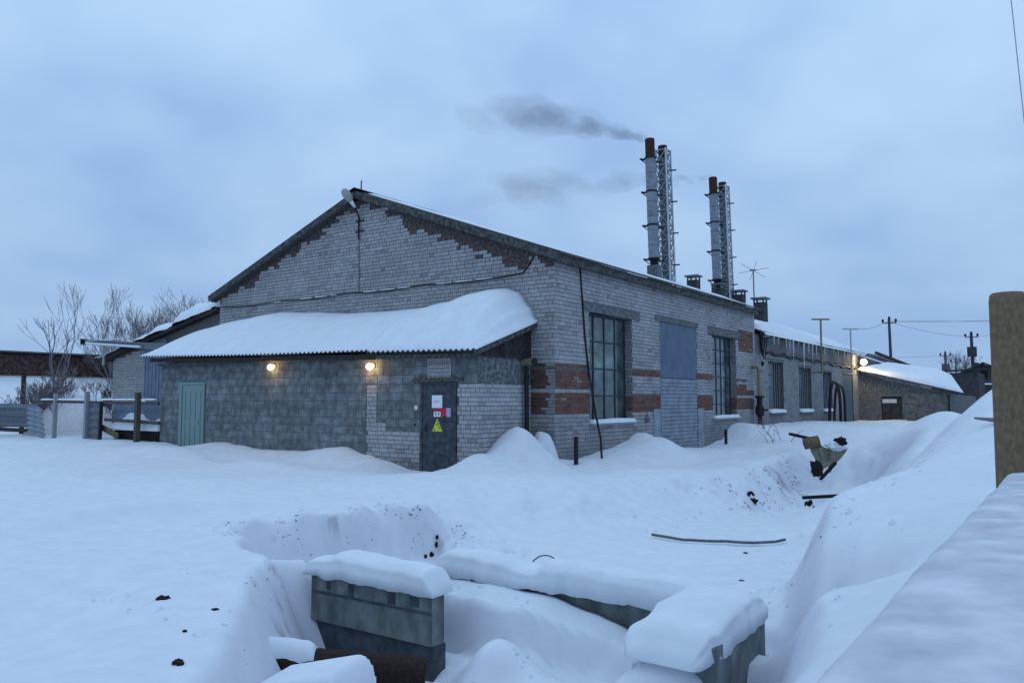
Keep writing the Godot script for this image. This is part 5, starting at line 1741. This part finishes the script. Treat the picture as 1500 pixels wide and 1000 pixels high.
# ------------------------------------------------------------------ foreground
func foreground() -> void:
	var st := S()
	var c := thing("concrete_chamber", Vector3(-4.2, -0.9, -5.8), "broken concrete pit chamber with snow caps in the foreground trench", "pit chamber")
	# wall A: front slab with a ledge
	box(st, Vector3(-5.335, -0.27, -5.36), Vector3(1.53, 0.44, 0.16))
	part("front_slab", st, M.wet_concrete, c)
	st = S()
	box(st, Vector3(-5.335, -0.90, -5.40), Vector3(1.50, 0.80, 0.16))
	part("lower_slab", st, M.wet_dark, c)
	st = S()
	bar(st, Vector3(-6.08, -0.22, -5.277), Vector3(-4.58, -0.22, -5.277), 0.012, 0.02)
	for k in 4: box(st, Vector3(-5.86 + k * 0.37 + 0.08 * sin(k * 4.1), -0.135 + 0.02 * cos(k * 2.3), -5.279), Vector3(0.05 + 0.06 * absf(sin(k * 2.7)), 0.13, 0.004))
	part("stain_strip", st, M.wet_dark, c)
	# back wall and the block on the right
	st = S()
	box(st, Vector3(-3.98, -0.55, -6.42), Vector3(2.76, 0.88, 0.16))
	part("back_wall", st, M.wet_concrete, c)
	st = S()
	box(st, Vector3(-2.30, -0.5, -5.70), Vector3(0.54, 0.92, 1.04))
	part("end_block", st, M.wet_concrete, c)
	# snow caps
	st = S()
	cap_line(st, Vector3(-6.22, -0.055, -5.38), Vector3(-4.54, -0.055, -5.38), 0.34, [[0.0, 0.09], [0.12, 0.16], [0.38, 0.25], [0.75, 0.21], [0.93, 0.20], [1.0, 0.13]], 3.0)
	part("front_snow_cap", st, M.snow_roof, c)
	st = S()
	cap_line(st, Vector3(-5.42, -0.13, -6.40), Vector3(-2.50, -0.13, -6.40), 0.36, [[0.0, 0.14], [0.08, 0.24], [0.3, 0.23], [0.42, 0.17], [0.47, 0.24], [0.8, 0.26], [1.0, 0.22]], 7.0)
	part("back_snow_cap", st, M.snow_roof, c)
	st = S()
	cap_line(st, Vector3(-2.32, -0.04, -6.40), Vector3(-2.34, -0.14, -5.02), 0.62, [[0.0, 0.14], [0.25, 0.22], [0.6, 0.25], [0.85, 0.22], [1.0, 0.12]], 9.0)
	part("end_snow_cap", st, M.snow_roof, c)
	# rusty pipes lying at the left of the pit
	for p in [[Vector3(-6.1, -0.34, -3.52), Vector3(-4.3, -0.54, -4.90), 0.115, "larger rusty pipe lying under snow, entering the pit before the slab"], [Vector3(-5.5, -0.40, -3.2), Vector3(-4.5, -0.52, -3.96), 0.10, "smaller rusty pipe stub in front of the larger one, bottom left"]]:
		var pp := thing("rusty_pipe", p[0], p[3], "pipe", "rusty pipes in the pit")
		st = S()
		tube(st, [p[0], (p[0] + p[1]) * 0.5, p[1]], p[2], -1, 18)
		part("pipe_body", st, M.rust_dark, pp)
		st = S()
		var a: Vector3 = p[0]
		var b: Vector3 = (p[1] - p[0]) * 0.62 + p[0]
		var rr: float = p[2]
		var dirv := (b - a).normalized()
		var sidev := dirv.cross(Vector3.UP).normalized()
		snow_sheet(st, 40, 14, func(u: float, v: float):
			var w := (v - 0.5) * 2.0 * (1.0 + 0.15 * nz.get_noise_1d(u * 90.0))
			return a.lerp(b, u) + sidev * w * rr * 0.93 + Vector3.UP * (rr * sqrt(maxf(0.0, 1.0 - w * w * 0.82))), func(u: float, v: float):
			var w := absf(v - 0.5) * 2.0
			return maxf(0.004, 0.055 * sqrt(maxf(0.0, 1 - w * w)) * (1 + 0.3 * nz.get_noise_2d(u * 80.0, v * 20.0)) * sqrt(clampf((1 - u) / 0.05, 0, 1))))
		part("snow_on_pipe", st, M.snow_roof, pp)
	# snow covered block nearest the camera
	var sb := thing("snowy_block", Vector3(-4.5, -0.6, -3.8), "squared block buried under smooth bright snow at the bottom edge", "block")
	st = S()
	box(st, Vector3(-4.30, -0.62, -3.72), Vector3(0.62, 0.52, 0.5), Basis(Vector3.UP, 0.32))
	part("block_body", st, M.soil, sb)
	st = S()
	var bb := Basis(Vector3.UP, 0.32)
	snow_sheet(st, 40, 30, func(u: float, v: float): return Vector3(-4.30, -0.42, -3.72) + bb * Vector3((u - 0.5) * 0.70, 0, (v - 0.5) * 0.58), func(u: float, v: float):
		var e := minf(minf(u, 1 - u) * 0.70, minf(v, 1 - v) * 0.58)
		var k := clampf((e + 0.005) / 0.11, 0, 1)
		return (0.14 + 0.16 * u) * (0.1 + 0.9 * sqrt(1 - (1 - k) * (1 - k))))
	part("snow_cover", st, M.snow_roof, sb)
	# stakes, wires and rods poking through
	st = S()
	var rod := []
	for i in 17:
		var u := i / 16.0
		var x := lerpf(-5.62, -3.75, u)
		var z := -11.80 - 0.75 * u + 0.42 * sin(u * PI)
		rod.append(Vector3(x, ground(x, z) + 0.05, z))
	tube(st, rod, 0.022, -1, 7)
	solo("bent_rod", st, M.grey_steel, "long thin bent rod lying on the trench snow", "rod")
	var hooks := [[Vector3(-5.02, 0, -7.75), 0.28, 0.42, "arched wire hook sticking out of the snow, leftmost of the hooks"], [Vector3(-4.75, 0, -8.35), 0.22, 0.16, "low curled wire right of the arched hook"], [Vector3(-3.05, 0, -8.6), 0.07, 0.10, "tiny wire hook alone below the bent rod"]]
	for h in hooks:
		st = S()
		var pts := []
		var o: Vector3 = h[0]
		var gy := ground(o.x, o.z)
		for i in 13:
			var a := PI * 1.15 * i / 12.0
			pts.append(Vector3(o.x - cos(a) * h[1] * 0.6, gy - 0.05 + sin(a) * h[2] * 0.6, o.z + cos(a) * h[1] * 0.4))
		tube(st, pts, 0.007, -1, 5)
		solo("wire_hook", st, M.dark_metal, h[3], "wire", "wire ends in the snow")
	# clods showing through the snow on the left
	var clods := [[-5.75, -3.53, 0.06, "largest dark clod in the smooth snow at the left, ringed by a small hollow"], [-4.45, -2.84, 0.05, "flat dark stone near the bottom edge at the left"], [-5.2, -3.6, 0.028, "small dark clod right of the largest one"], [-4.95, -3.2, 0.022, "small dark clod between the large clod and the flat stone"], [-5.05, -7.45, 0.035, "dark lump beside the arched wire hook"], [-3.9, -11.2, 0.04, "dark lump near the bent rod"]]
	for q in clods:
		st = S()
		lump(st, Vector3(q[0], ground(q[0], q[1]) - q[2] * 0.15, q[1]), Vector3(q[2], q[2] * 0.55, q[2] * 0.8), int(absf(q[0]) * 100))
		solo("soil_clod", st, M.soil, q[3], "clod", "soil clods showing through the snow")
	# crumbled cut face: dark clods along the far bank and by the excavation
	var banks := [[-6.05, -17.6, 4, 0.09, 0.32, "dark broken soil showing on the trench's far bank"], [-5.25, -20.2, 5, 0.18, 0.35, "dark soil and roots at the bend of the trench"], [-2.45, -9.7, 3, 0.07, 0.12, "dark lumps put in for the shade of hollows under the snow lip on the trench's right bank"], [-7.42, -8.62, 4, 0.055, 0.14, "dark frozen soil in the corner of the excavation"], [-7.35, -5.95, 4, 0.07, 0.2, "dark soil overhang at the excavation's left edge"], [-3.95, -15.6, 4, 0.11, 0.3, "dark broken debris in the trench below the insulated pipe"]]  # right-bank entry: dark lumps added to paint the shade in its hollows
	for q in banks:
		var t := thing("soil_or_shade_patch", Vector3(q[0], ground(q[0], q[1]), q[1]), q[5], "soil", "bare soil in the cut faces")
		for k in q[2]:
			st = S()
			var x: float = q[0] + rng.randf_range(-1, 1) * q[4] * 0.7
			var zz: float = q[1] + rng.randf_range(-1, 1) * q[4] * 0.7
			var sz: float = q[3] * rng.randf_range(0.6, 1.2)
			lump(st, Vector3(x, ground(x, zz) - 0.28 * sz, zz), Vector3(sz * rng.randf_range(0.4, 1.0), sz * rng.randf_range(0.6, 1.2), sz * rng.randf_range(0.4, 0.8)), k + int(absf(q[0]) * 10))
			part("clod", st, M.soil, t)
	crumbs("soil_crumbs", M.frosted_soil, "crumbs of dark soil showing on the cut faces of trench and pit", "soil", [[-8.2, -6.4, -9.3, -5.4, 190, 0.006, 0.024], [-7.4, -4.6, -22.5, -14.5, 230, 0.012, 0.042], [-6.9, -4.2, -5.3, -3.0, 70, 0.005, 0.016], [-3.0, -1.7, -9.5, -6.9, 30, 0.006, 0.018]], 0.7, 9.0, 0.08)
	crumbs("snow_crumbs", M.snow_roof, "crumbs of broken snow lying below the cut faces", "snow", [[-8.0, -6.2, -9.3, -5.4, 160, 0.02, 0.07], [-6.6, -3.0, -6.2, -3.2, 160, 0.015, 0.05], [-3.2, -1.2, -10.5, -4.5, 160, 0.02, 0.06], [-6.5, -3.5, -22.0, -12.0, 160, 0.03, 0.09]], 0.12, 0.9, -0.1)
	# insulated pipe and timbers across the trench
	var ip := thing("insulated_pipe", Vector3(-5.1, 0, -21.2), "pipe wrapped in torn yellowish insulation crossing the trench's far end", "pipe")
	st = S()
	st.set_smooth_group(0)
	var sheet := []
	for i in 19:
		var row := []
		for j in 13:
			var u := i / 18.0
			var v := j / 12.0
			var tipx := lerpf(lerpf(-5.66, -4.85, u), -5.36 + 0.16 * u, pow(v, 1.5))
			var yy := lerpf(0.46 - 0.10 * u + 0.05 * sin(u * 9.0), -0.12 + 0.22 * nz.get_noise_1d(u * 60.0), v)
			row.append(Vector3(tipx, yy, lerpf(-21.2, -21.6, u) + 0.22 * v + 0.10 * nz.get_noise_2d(u * 50.0, v * 30.0) + 0.03 * sin(u * 22.0)))
		sheet.append(row)
	for i in 18:
		for j in 12:
			quad(st, sheet[i][j], sheet[i + 1][j], sheet[i + 1][j + 1], sheet[i][j + 1])
			var bk := Vector3(0, 0, -0.05)
			quad(st, sheet[i][j] + bk, sheet[i][j + 1] + bk, sheet[i + 1][j + 1] + bk, sheet[i + 1][j] + bk)
	part("torn_insulation", st, M.insulation, ip)
	st = S()
	lump(st, Vector3(-5.10, 0.43, -21.5), Vector3(0.36, 0.12, 0.24), 97)
	part("snow_on_insulation", st, M.snow_roof, ip)
	st = S()
	lathe(st, Vector3(-5.62, 0.50, -21.25), [Vector2(0, -0.12), Vector2(0.2, -0.12), Vector2(0.22, 0.02), Vector2(0.2, 0.16), Vector2(0, 0.17)], 14, Basis(Vector3.BACK, 0.25))
	part("wrapped_end", st, M.timber, ip)
	st = S()
	lump(st, Vector3(-4.95, 0.56, -21.4), Vector3(0.20, 0.10, 0.14), 92)
	part("dark_scrap", st, M.soil, ip)
	st = S()
	lump(st, Vector3(-5.45, -0.12, -20.95), Vector3(0.15, 0.2, 0.12), 94)
	part("dark_scrap", st, M.soil, ip)
	for q in [[Vector3(-4.6, -0.35, -16.6), Vector3(-3.7, -0.28, -17.1), 0.06, "dark timber jutting level from the trench's right bank"], [Vector3(-4.4, -0.62, -15.1), Vector3(-3.5, -0.5, -15.6), 0.09, "lower dark timber under the snow overhang"], [Vector3(-4.75, -0.15, -18.6), Vector3(-4.35, 0.25, -18.3), 0.05, "dark stick leaning in the trench below the insulation"], [Vector3(-6.9, 0.62, -23.8), Vector3(-5.8, 0.55, -22.2), 0.07, "snow-dusted plank at the top of the trench's far bank"]]:
		st = S()
		bar(st, q[0], q[1], q[2] * 1.3, q[2])
		solo("dark_timber", st, M.soil, q[3], "timber", "timbers in the trench")
	# thin weed stalks
	for q in [[-8.6, -27.2, "dry weed stalks on the drift by the second tall window"], [-7.9, -26.0, "dry weed stalks beside the snow-dusted plank"]]:
		var t := thing("dry_stalks", Vector3(q[0], ground(q[0], q[1]), q[1]), q[2], "weeds", "dry weeds in the drift")
		for k in 6:
			st = S()
			var a := rng.randf() * TAU
			var x: float = q[0] + rng.randf_range(-0.4, 0.4)
			var zz: float = q[1] + rng.randf_range(-0.4, 0.4)
			var g := ground(x, zz)
			tube(st, [Vector3(x, g - 0.05, zz), Vector3(x + cos(a) * 0.15, g + 0.2, zz + sin(a) * 0.15), Vector3(x + cos(a) * 0.4, g + 0.38, zz + sin(a) * 0.4)], 0.012, 0.006, 5)
			part("stalk", st, M.bark, t)
	# log post and the snow-laden rail in the near right corner
	st = S()
	lathe(st, Vector3(-0.215, 0.2, -3.78), [Vector2(0, 0), Vector2(0.07, 0), Vector2(0.072, 0.6), Vector2(0.069, 1.2), Vector2(0.0675, 1.80), Vector2(0.064, 1.825), Vector2(0.055, 1.833), Vector2(0, 1.836)], 28)
	solo("log_post", st, M.log, "yellow-brown peeled log post standing at the right edge", "post")
	var rl := thing("parapet", Vector3(0, 0.3, -2.5), "broad parapet carrying brownish frozen snow along the near right corner", "wall")
	st = S()
	boxab(st, Vector3(-0.20, 0.0, 0.6), Vector3(0.30, 1.12, -7.0))
	part("wall_body", st, M.concrete, rl)
	st = S()
	snow_sheet(st, 44, 300, func(u: float, v: float): return Vector3(lerpf(-0.285, 0.40, u) + 0.012 * nz.get_noise_1d(v * 40.0) * (1.0 - u), 1.10, lerpf(0.62, -7.0, v)), func(u: float, v: float):
		var e := minf(u + 0.004, 1.004 - u) * 0.70
		var k := clampf(e / 0.07, 0, 1)
		var px := u * 0.70
		var pz := v * 7.6
		var h := 0.208 + 0.03 * u + 0.014 * nz.get_noise_2d(px * 25.0, pz * 14.0) + 0.004 * nz.get_noise_2d(px * 90.0 + pz * 30.0, pz * 110.0)
		h -= 0.05 * bump(px, pz, 0.50, 2.6, 0.16, 0.30)
		return h * (0.15 + 0.85 * sqrt(1 - (1 - k) * (1 - k))))
	part("frozen_snow", st, M.frost_streak, rl)
	st = S()
	tube(st, [Vector3(-0.275, 1.262, -2.04), Vector3(-0.262, 1.255, -2.03), Vector3(-0.25, 1.265, -2.04)], 0.002, 0.0012, 5)
	solo("dry_twig", st, M.bark, "tiny dry twig by the edge of the frozen parapet snow", "twig")
	st = S()
	tube(st, [Vector3(-0.62, 1.40, -9.2), Vector3(-0.86, 1.42, -9.3)], 0.03, 0.012, 6)
	solo("dry_twig", st, M.bark, "thicker dark stick end poking from the snow bank beside the log post", "twig")

# crumbs of soil or snow on the cut faces, too many to count
func crumbs(called: String, m: Material, label: String, cat: String, boxes: Array, steep_lo: float, steep_hi: float, patchy: float) -> void:
	var st := S()
	st.set_smooth_group(-1)
	for q in boxes:
		var made := 0
		for i in int(q[4]) * 12:
			if made >= q[4]: break
			var x := rng.randf_range(q[0], q[1])
			var z := rng.randf_range(q[2], q[3])
			if nz.get_noise_2d(x * 20.0 + 40.0, z * 20.0) < patchy: continue
			var y := ground(x, z)
			var gx := (ground(x + 0.05, z) - y) / 0.05
			var gz := (ground(x, z + 0.05) - y) / 0.05
			var sl := sqrt(gx * gx + gz * gz)
			if sl < steep_lo or sl > steep_hi: continue
			made += 1
			var r := rng.randf_range(q[5], q[6]) * (0.4 + 0.6 * rng.randf())
			var c := Vector3(x, y - 0.1 * r, z)
			var p := []
			for k in 6:
				var d: Vector3 = [Vector3.RIGHT, Vector3.FORWARD, Vector3.LEFT, Vector3.BACK, Vector3.UP, Vector3.DOWN][k]
				p.append(c + (Basis(Vector3.UP, i * 1.3) * d) * r * rng.randf_range(0.5, 1.2) + Vector3(rng.randf_range(-1, 1), 0, rng.randf_range(-1, 1)) * r * 0.3)
			for k in 4:
				tri(st, p[k], p[4], p[(k + 1) % 4])
				tri(st, p[k], p[(k + 1) % 4], p[5])
	solo(called, st, m, label, cat, "", "stuff")

func lump(st: SurfaceTool, c: Vector3, r: Vector3, s: int) -> void:
	st.set_smooth_group(0)
	var g := []
	var turn := Basis(Vector3.UP, s * 1.7)
	for i in 9:
		var a := PI * i / 8.0
		var ring := []
		for k in 12:
			var b := TAU * k / 12.0
			var d := Vector3(sin(a) * cos(b), -cos(a), sin(a) * sin(b))
			var n := 1.0 + 0.75 * nz.get_noise_3d(d.x * 22.0 + s * 17.0, d.y * 22.0, d.z * 22.0)
			ring.append(c + turn * (d * r * n))
		g.append(ring)
	for i in 8:
		for k in 12:
			var k2 := (k + 1) % 12
			quad(st, g[i][k], g[i + 1][k], g[i + 1][k2], g[i][k2])

# a soft roll of snow along a line, wider than what it lies on
func cap_line(st: SurfaceTool, a: Vector3, b: Vector3, width: float, hs: Array, seed_v: float) -> void:
	st.set_smooth_group(0)
	var d := b - a
	var side := d.normalized().cross(Vector3.UP).normalized()
	var n := int(maxf(12, d.length() / 0.02))
	var m := 26
	var rings := []
	for i in n + 1:
		var u := float(i) / n
		var along := u * d.length()
		var e := minf(u, 1 - u) * d.length()
		var endk := sqrt(clampf(e / 0.10, 0.0, 1.0))
		var h := chain(u, hs) * (0.25 + 0.75 * endk) * (1 + 0.16 * nz.get_noise_2d(along * 22.0, seed_v))
		var w := width * 0.5 * (0.75 + 0.25 * endk)
		var ring := []
		for k in m + 1:
			var t := PI * k / m
			var cx := -cos(t)
			var cy := pow(maxf(sin(t), 0.0), 0.40)
			# sides wander and show faint layers; the lower rim is ragged
			var side_n := 0.16 * nz.get_noise_3d(along * 20.0, seed_v * 5.0 + signf(cx) * 9.0, cy * 5.0) + 0.07 * nz.get_noise_3d(along * 75.0, seed_v + signf(cx) * 3.0, cy * 30.0) + 0.035 * sin(cy * 17.0 + along * 2.0)
			var rag := (1.0 - cy) * (0.028 * nz.get_noise_2d(along * 60.0, seed_v * 3.0 + signf(cx)) - 0.012)
			var top_n := 1.0 + 0.10 * nz.get_noise_3d(along * 30.0, cx * 14.0, seed_v)
			ring.append(a + d * u + side * (cx * w * (1.0 + side_n)) + Vector3.UP * (cy * h * top_n + rag))
		rings.append(ring)
	for i in n:
		for k in m:
			quad(st, rings[i][k], rings[i][k + 1], rings[i + 1][k + 1], rings[i + 1][k])
		quad(st, rings[i][m], rings[i][0], rings[i + 1][0], rings[i + 1][m])
	for k in range(1, m):
		tri(st, rings[0][0], rings[0][k + 1], rings[0][k])
		tri(st, rings[n][0], rings[n][k], rings[n][k + 1])

# ------------------------------------------------------------------ sky
func sky_image() -> Image:
	var w := 768
	var h := 384
	var im := Image.create(w, h, false, Image.FORMAT_RGBF)
	var f := FastNoiseLite.new()
	f.seed = 201; f.frequency = 1.0; f.fractal_octaves = 5; f.noise_type = FastNoiseLite.TYPE_SIMPLEX_SMOOTH
	var f2 := FastNoiseLite.new()
	f2.seed = 208; f2.frequency = 0.8; f2.fractal_octaves = 3
	for j in h:
		var el := PI * 0.5 - PI * (j + 0.5) / h
		var cy := sin(el)
		var ce := cos(el)
		for i in w:
			var az := TAU * (i + 0.5) / w
			var d := Vector3(ce * sin(az), cy, ce * cos(az))
			# a layered overcast: stretch the pattern as a flat deck overhead would look
			var dk := 1.0 / maxf(absf(cy) + 0.28, 0.28)
			var px := d.x * dk
			var pz := d.z * dk
			var n := f.get_noise_3d(px * 1.5, pz * 1.5, 3.0 + cy * 0.6)
			var n2 := f2.get_noise_3d(px * 0.9 + 4.0, pz * 0.9, cy)
			var k := 0.74 + 0.46 * n + 0.33 * n2 + 0.22 * (-d.z * 0.95 - d.x * 0.25)
			k = clampf(k, 0.0, 1.0)
			k = k * k * (3 - 2 * k)
			var dark := Vector3(0.282, 0.472, 0.840)
			var pale := Vector3(0.555, 0.785, 1.075)
			var c := dark.lerp(pale, k)
			# thicker, bluer air low down
			var lowk := exp(-maxf(cy, 0.0) * 7.0)
			c = c.lerp(Vector3(0.340, 0.545, 0.895), lowk * 0.75)
			# an overcast deck is brightest overhead
			c *= 0.95 + 0.42 * maxf(cy, 0.0)
			if cy < 0.0: c = Vector3(0.33, 0.5, 0.78)
			im.set_pixel(i, j, Color(c.x, c.y, c.z))
	return im

func _ready() -> void:
	rng.seed = 4711
	nz.seed = 21; nz.frequency = 0.05; nz.fractal_octaves = 3
	nb.seed = 33; nb.frequency = 0.11; nb.fractal_octaves = 2
	# camera
	var cam := Camera3D.new()
	cam.name = "camera"
	cam.fov = 46.279
	cam.near = 0.05
	cam.far = 1500.0
	add_child(cam)
	cam.position = EYE
	cam.rotation = Vector3(deg_to_rad(4.204), deg_to_rad(35.279), 0)
	cam.current = true
	# sky and exposure
	var env := Environment.new()
	env.background_mode = Environment.BG_SKY
	var sky := Sky.new()
	var pm := PanoramaSkyMaterial.new()
	pm.panorama = ImageTexture.create_from_image(sky_image())
	sky.sky_material = pm
	env.sky = sky
	env.background_energy_multiplier = 1.0
	env.tonemap_mode = Environment.TONE_MAPPER_LINEAR
	env.tonemap_exposure = 0.83
	env.sdfgi_enabled = true
	env.ssao_enabled = true
	env.ssil_enabled = true
	env.volumetric_fog_enabled = true
	env.volumetric_fog_density = 0.0
	env.fog_enabled = false
	env.fog_density = 0.0012
	env.fog_light_color = Color(0.60, 0.74, 0.92)
	var we := WorldEnvironment.new()
	we.name = "world"
	we.environment = env
	add_child(we)
	var sun := DirectionalLight3D.new()
	sun.name = "overcast_sun"
	sun.light_energy = 0.05
	sun.light_color = Color(1.0, 0.97, 0.94)
	sun.light_angular_distance = 60.0
	sun.shadow_enabled = true
	add_child(sun)
	sun.rotation = Vector3(deg_to_rad(-58), deg_to_rad(190), 0)
	materials()
	var tg := mat("timber_grey", Color(0.17, 0.155, 0.14), 0.9, M.plank.albedo_texture, 1.5, M.plank.normal_texture, 0.7)
	mat("silver_sheet_old", Color(0.17, 0.20, 0.235), 0.55, M.silver_sheet.albedo_texture, 0.8, null, 1.0, 0.2)
	mat("brown_pink", Color(0.30, 0.25, 0.27), 0.95, M.plaster.albedo_texture, 0.5)
	mat("far_pole", Color(0.05, 0.052, 0.06), 0.8)
	mat("wet_dark", Color(0.085, 0.105, 0.125), 0.5, M.wet_concrete.albedo_texture, 0.7, M.concrete.normal_texture, 0.25)
	mat("rust_dark", Color(0.055, 0.034, 0.028), 0.8, M.rust.albedo_texture, 3.0, M.rust.normal_texture, 1.0)
	mat("faded_print", Color(0.13, 0.12, 0.16), 0.8)
	mat("frost_light", Color(0.80, 0.79, 0.82), 0.95, M.frost_snow.albedo_texture, 0.6, M.frost_snow.normal_texture, 0.35, 0.0, 0.1)
	mat("frosted_soil", Color(0.21, 0.195, 0.21), 0.95)
	mat("pale_zinc", Color(0.5, 0.53, 0.57), 0.6)
	var fs := mat("frost_streak", Color(0.70, 0.72, 0.77), 0.95, ntex(67, 0.012, 5, 0.84, 1.0, 512, FastNoiseLite.TYPE_SIMPLEX_SMOOTH, Color(0.97, 0.96, 1.0)), 1.0, M.frost_snow.normal_texture, 0.12, 0.0, 0.1)
	fs.uv1_scale = Vector3(0.9, 0.9, 0.9)
	build_ground()
	boiler_house()
	annex()
	wing()
	far_shed()
	side_shed()
	chimneys()
	left_yard()
	right_background()
	fittings()
	foreground()
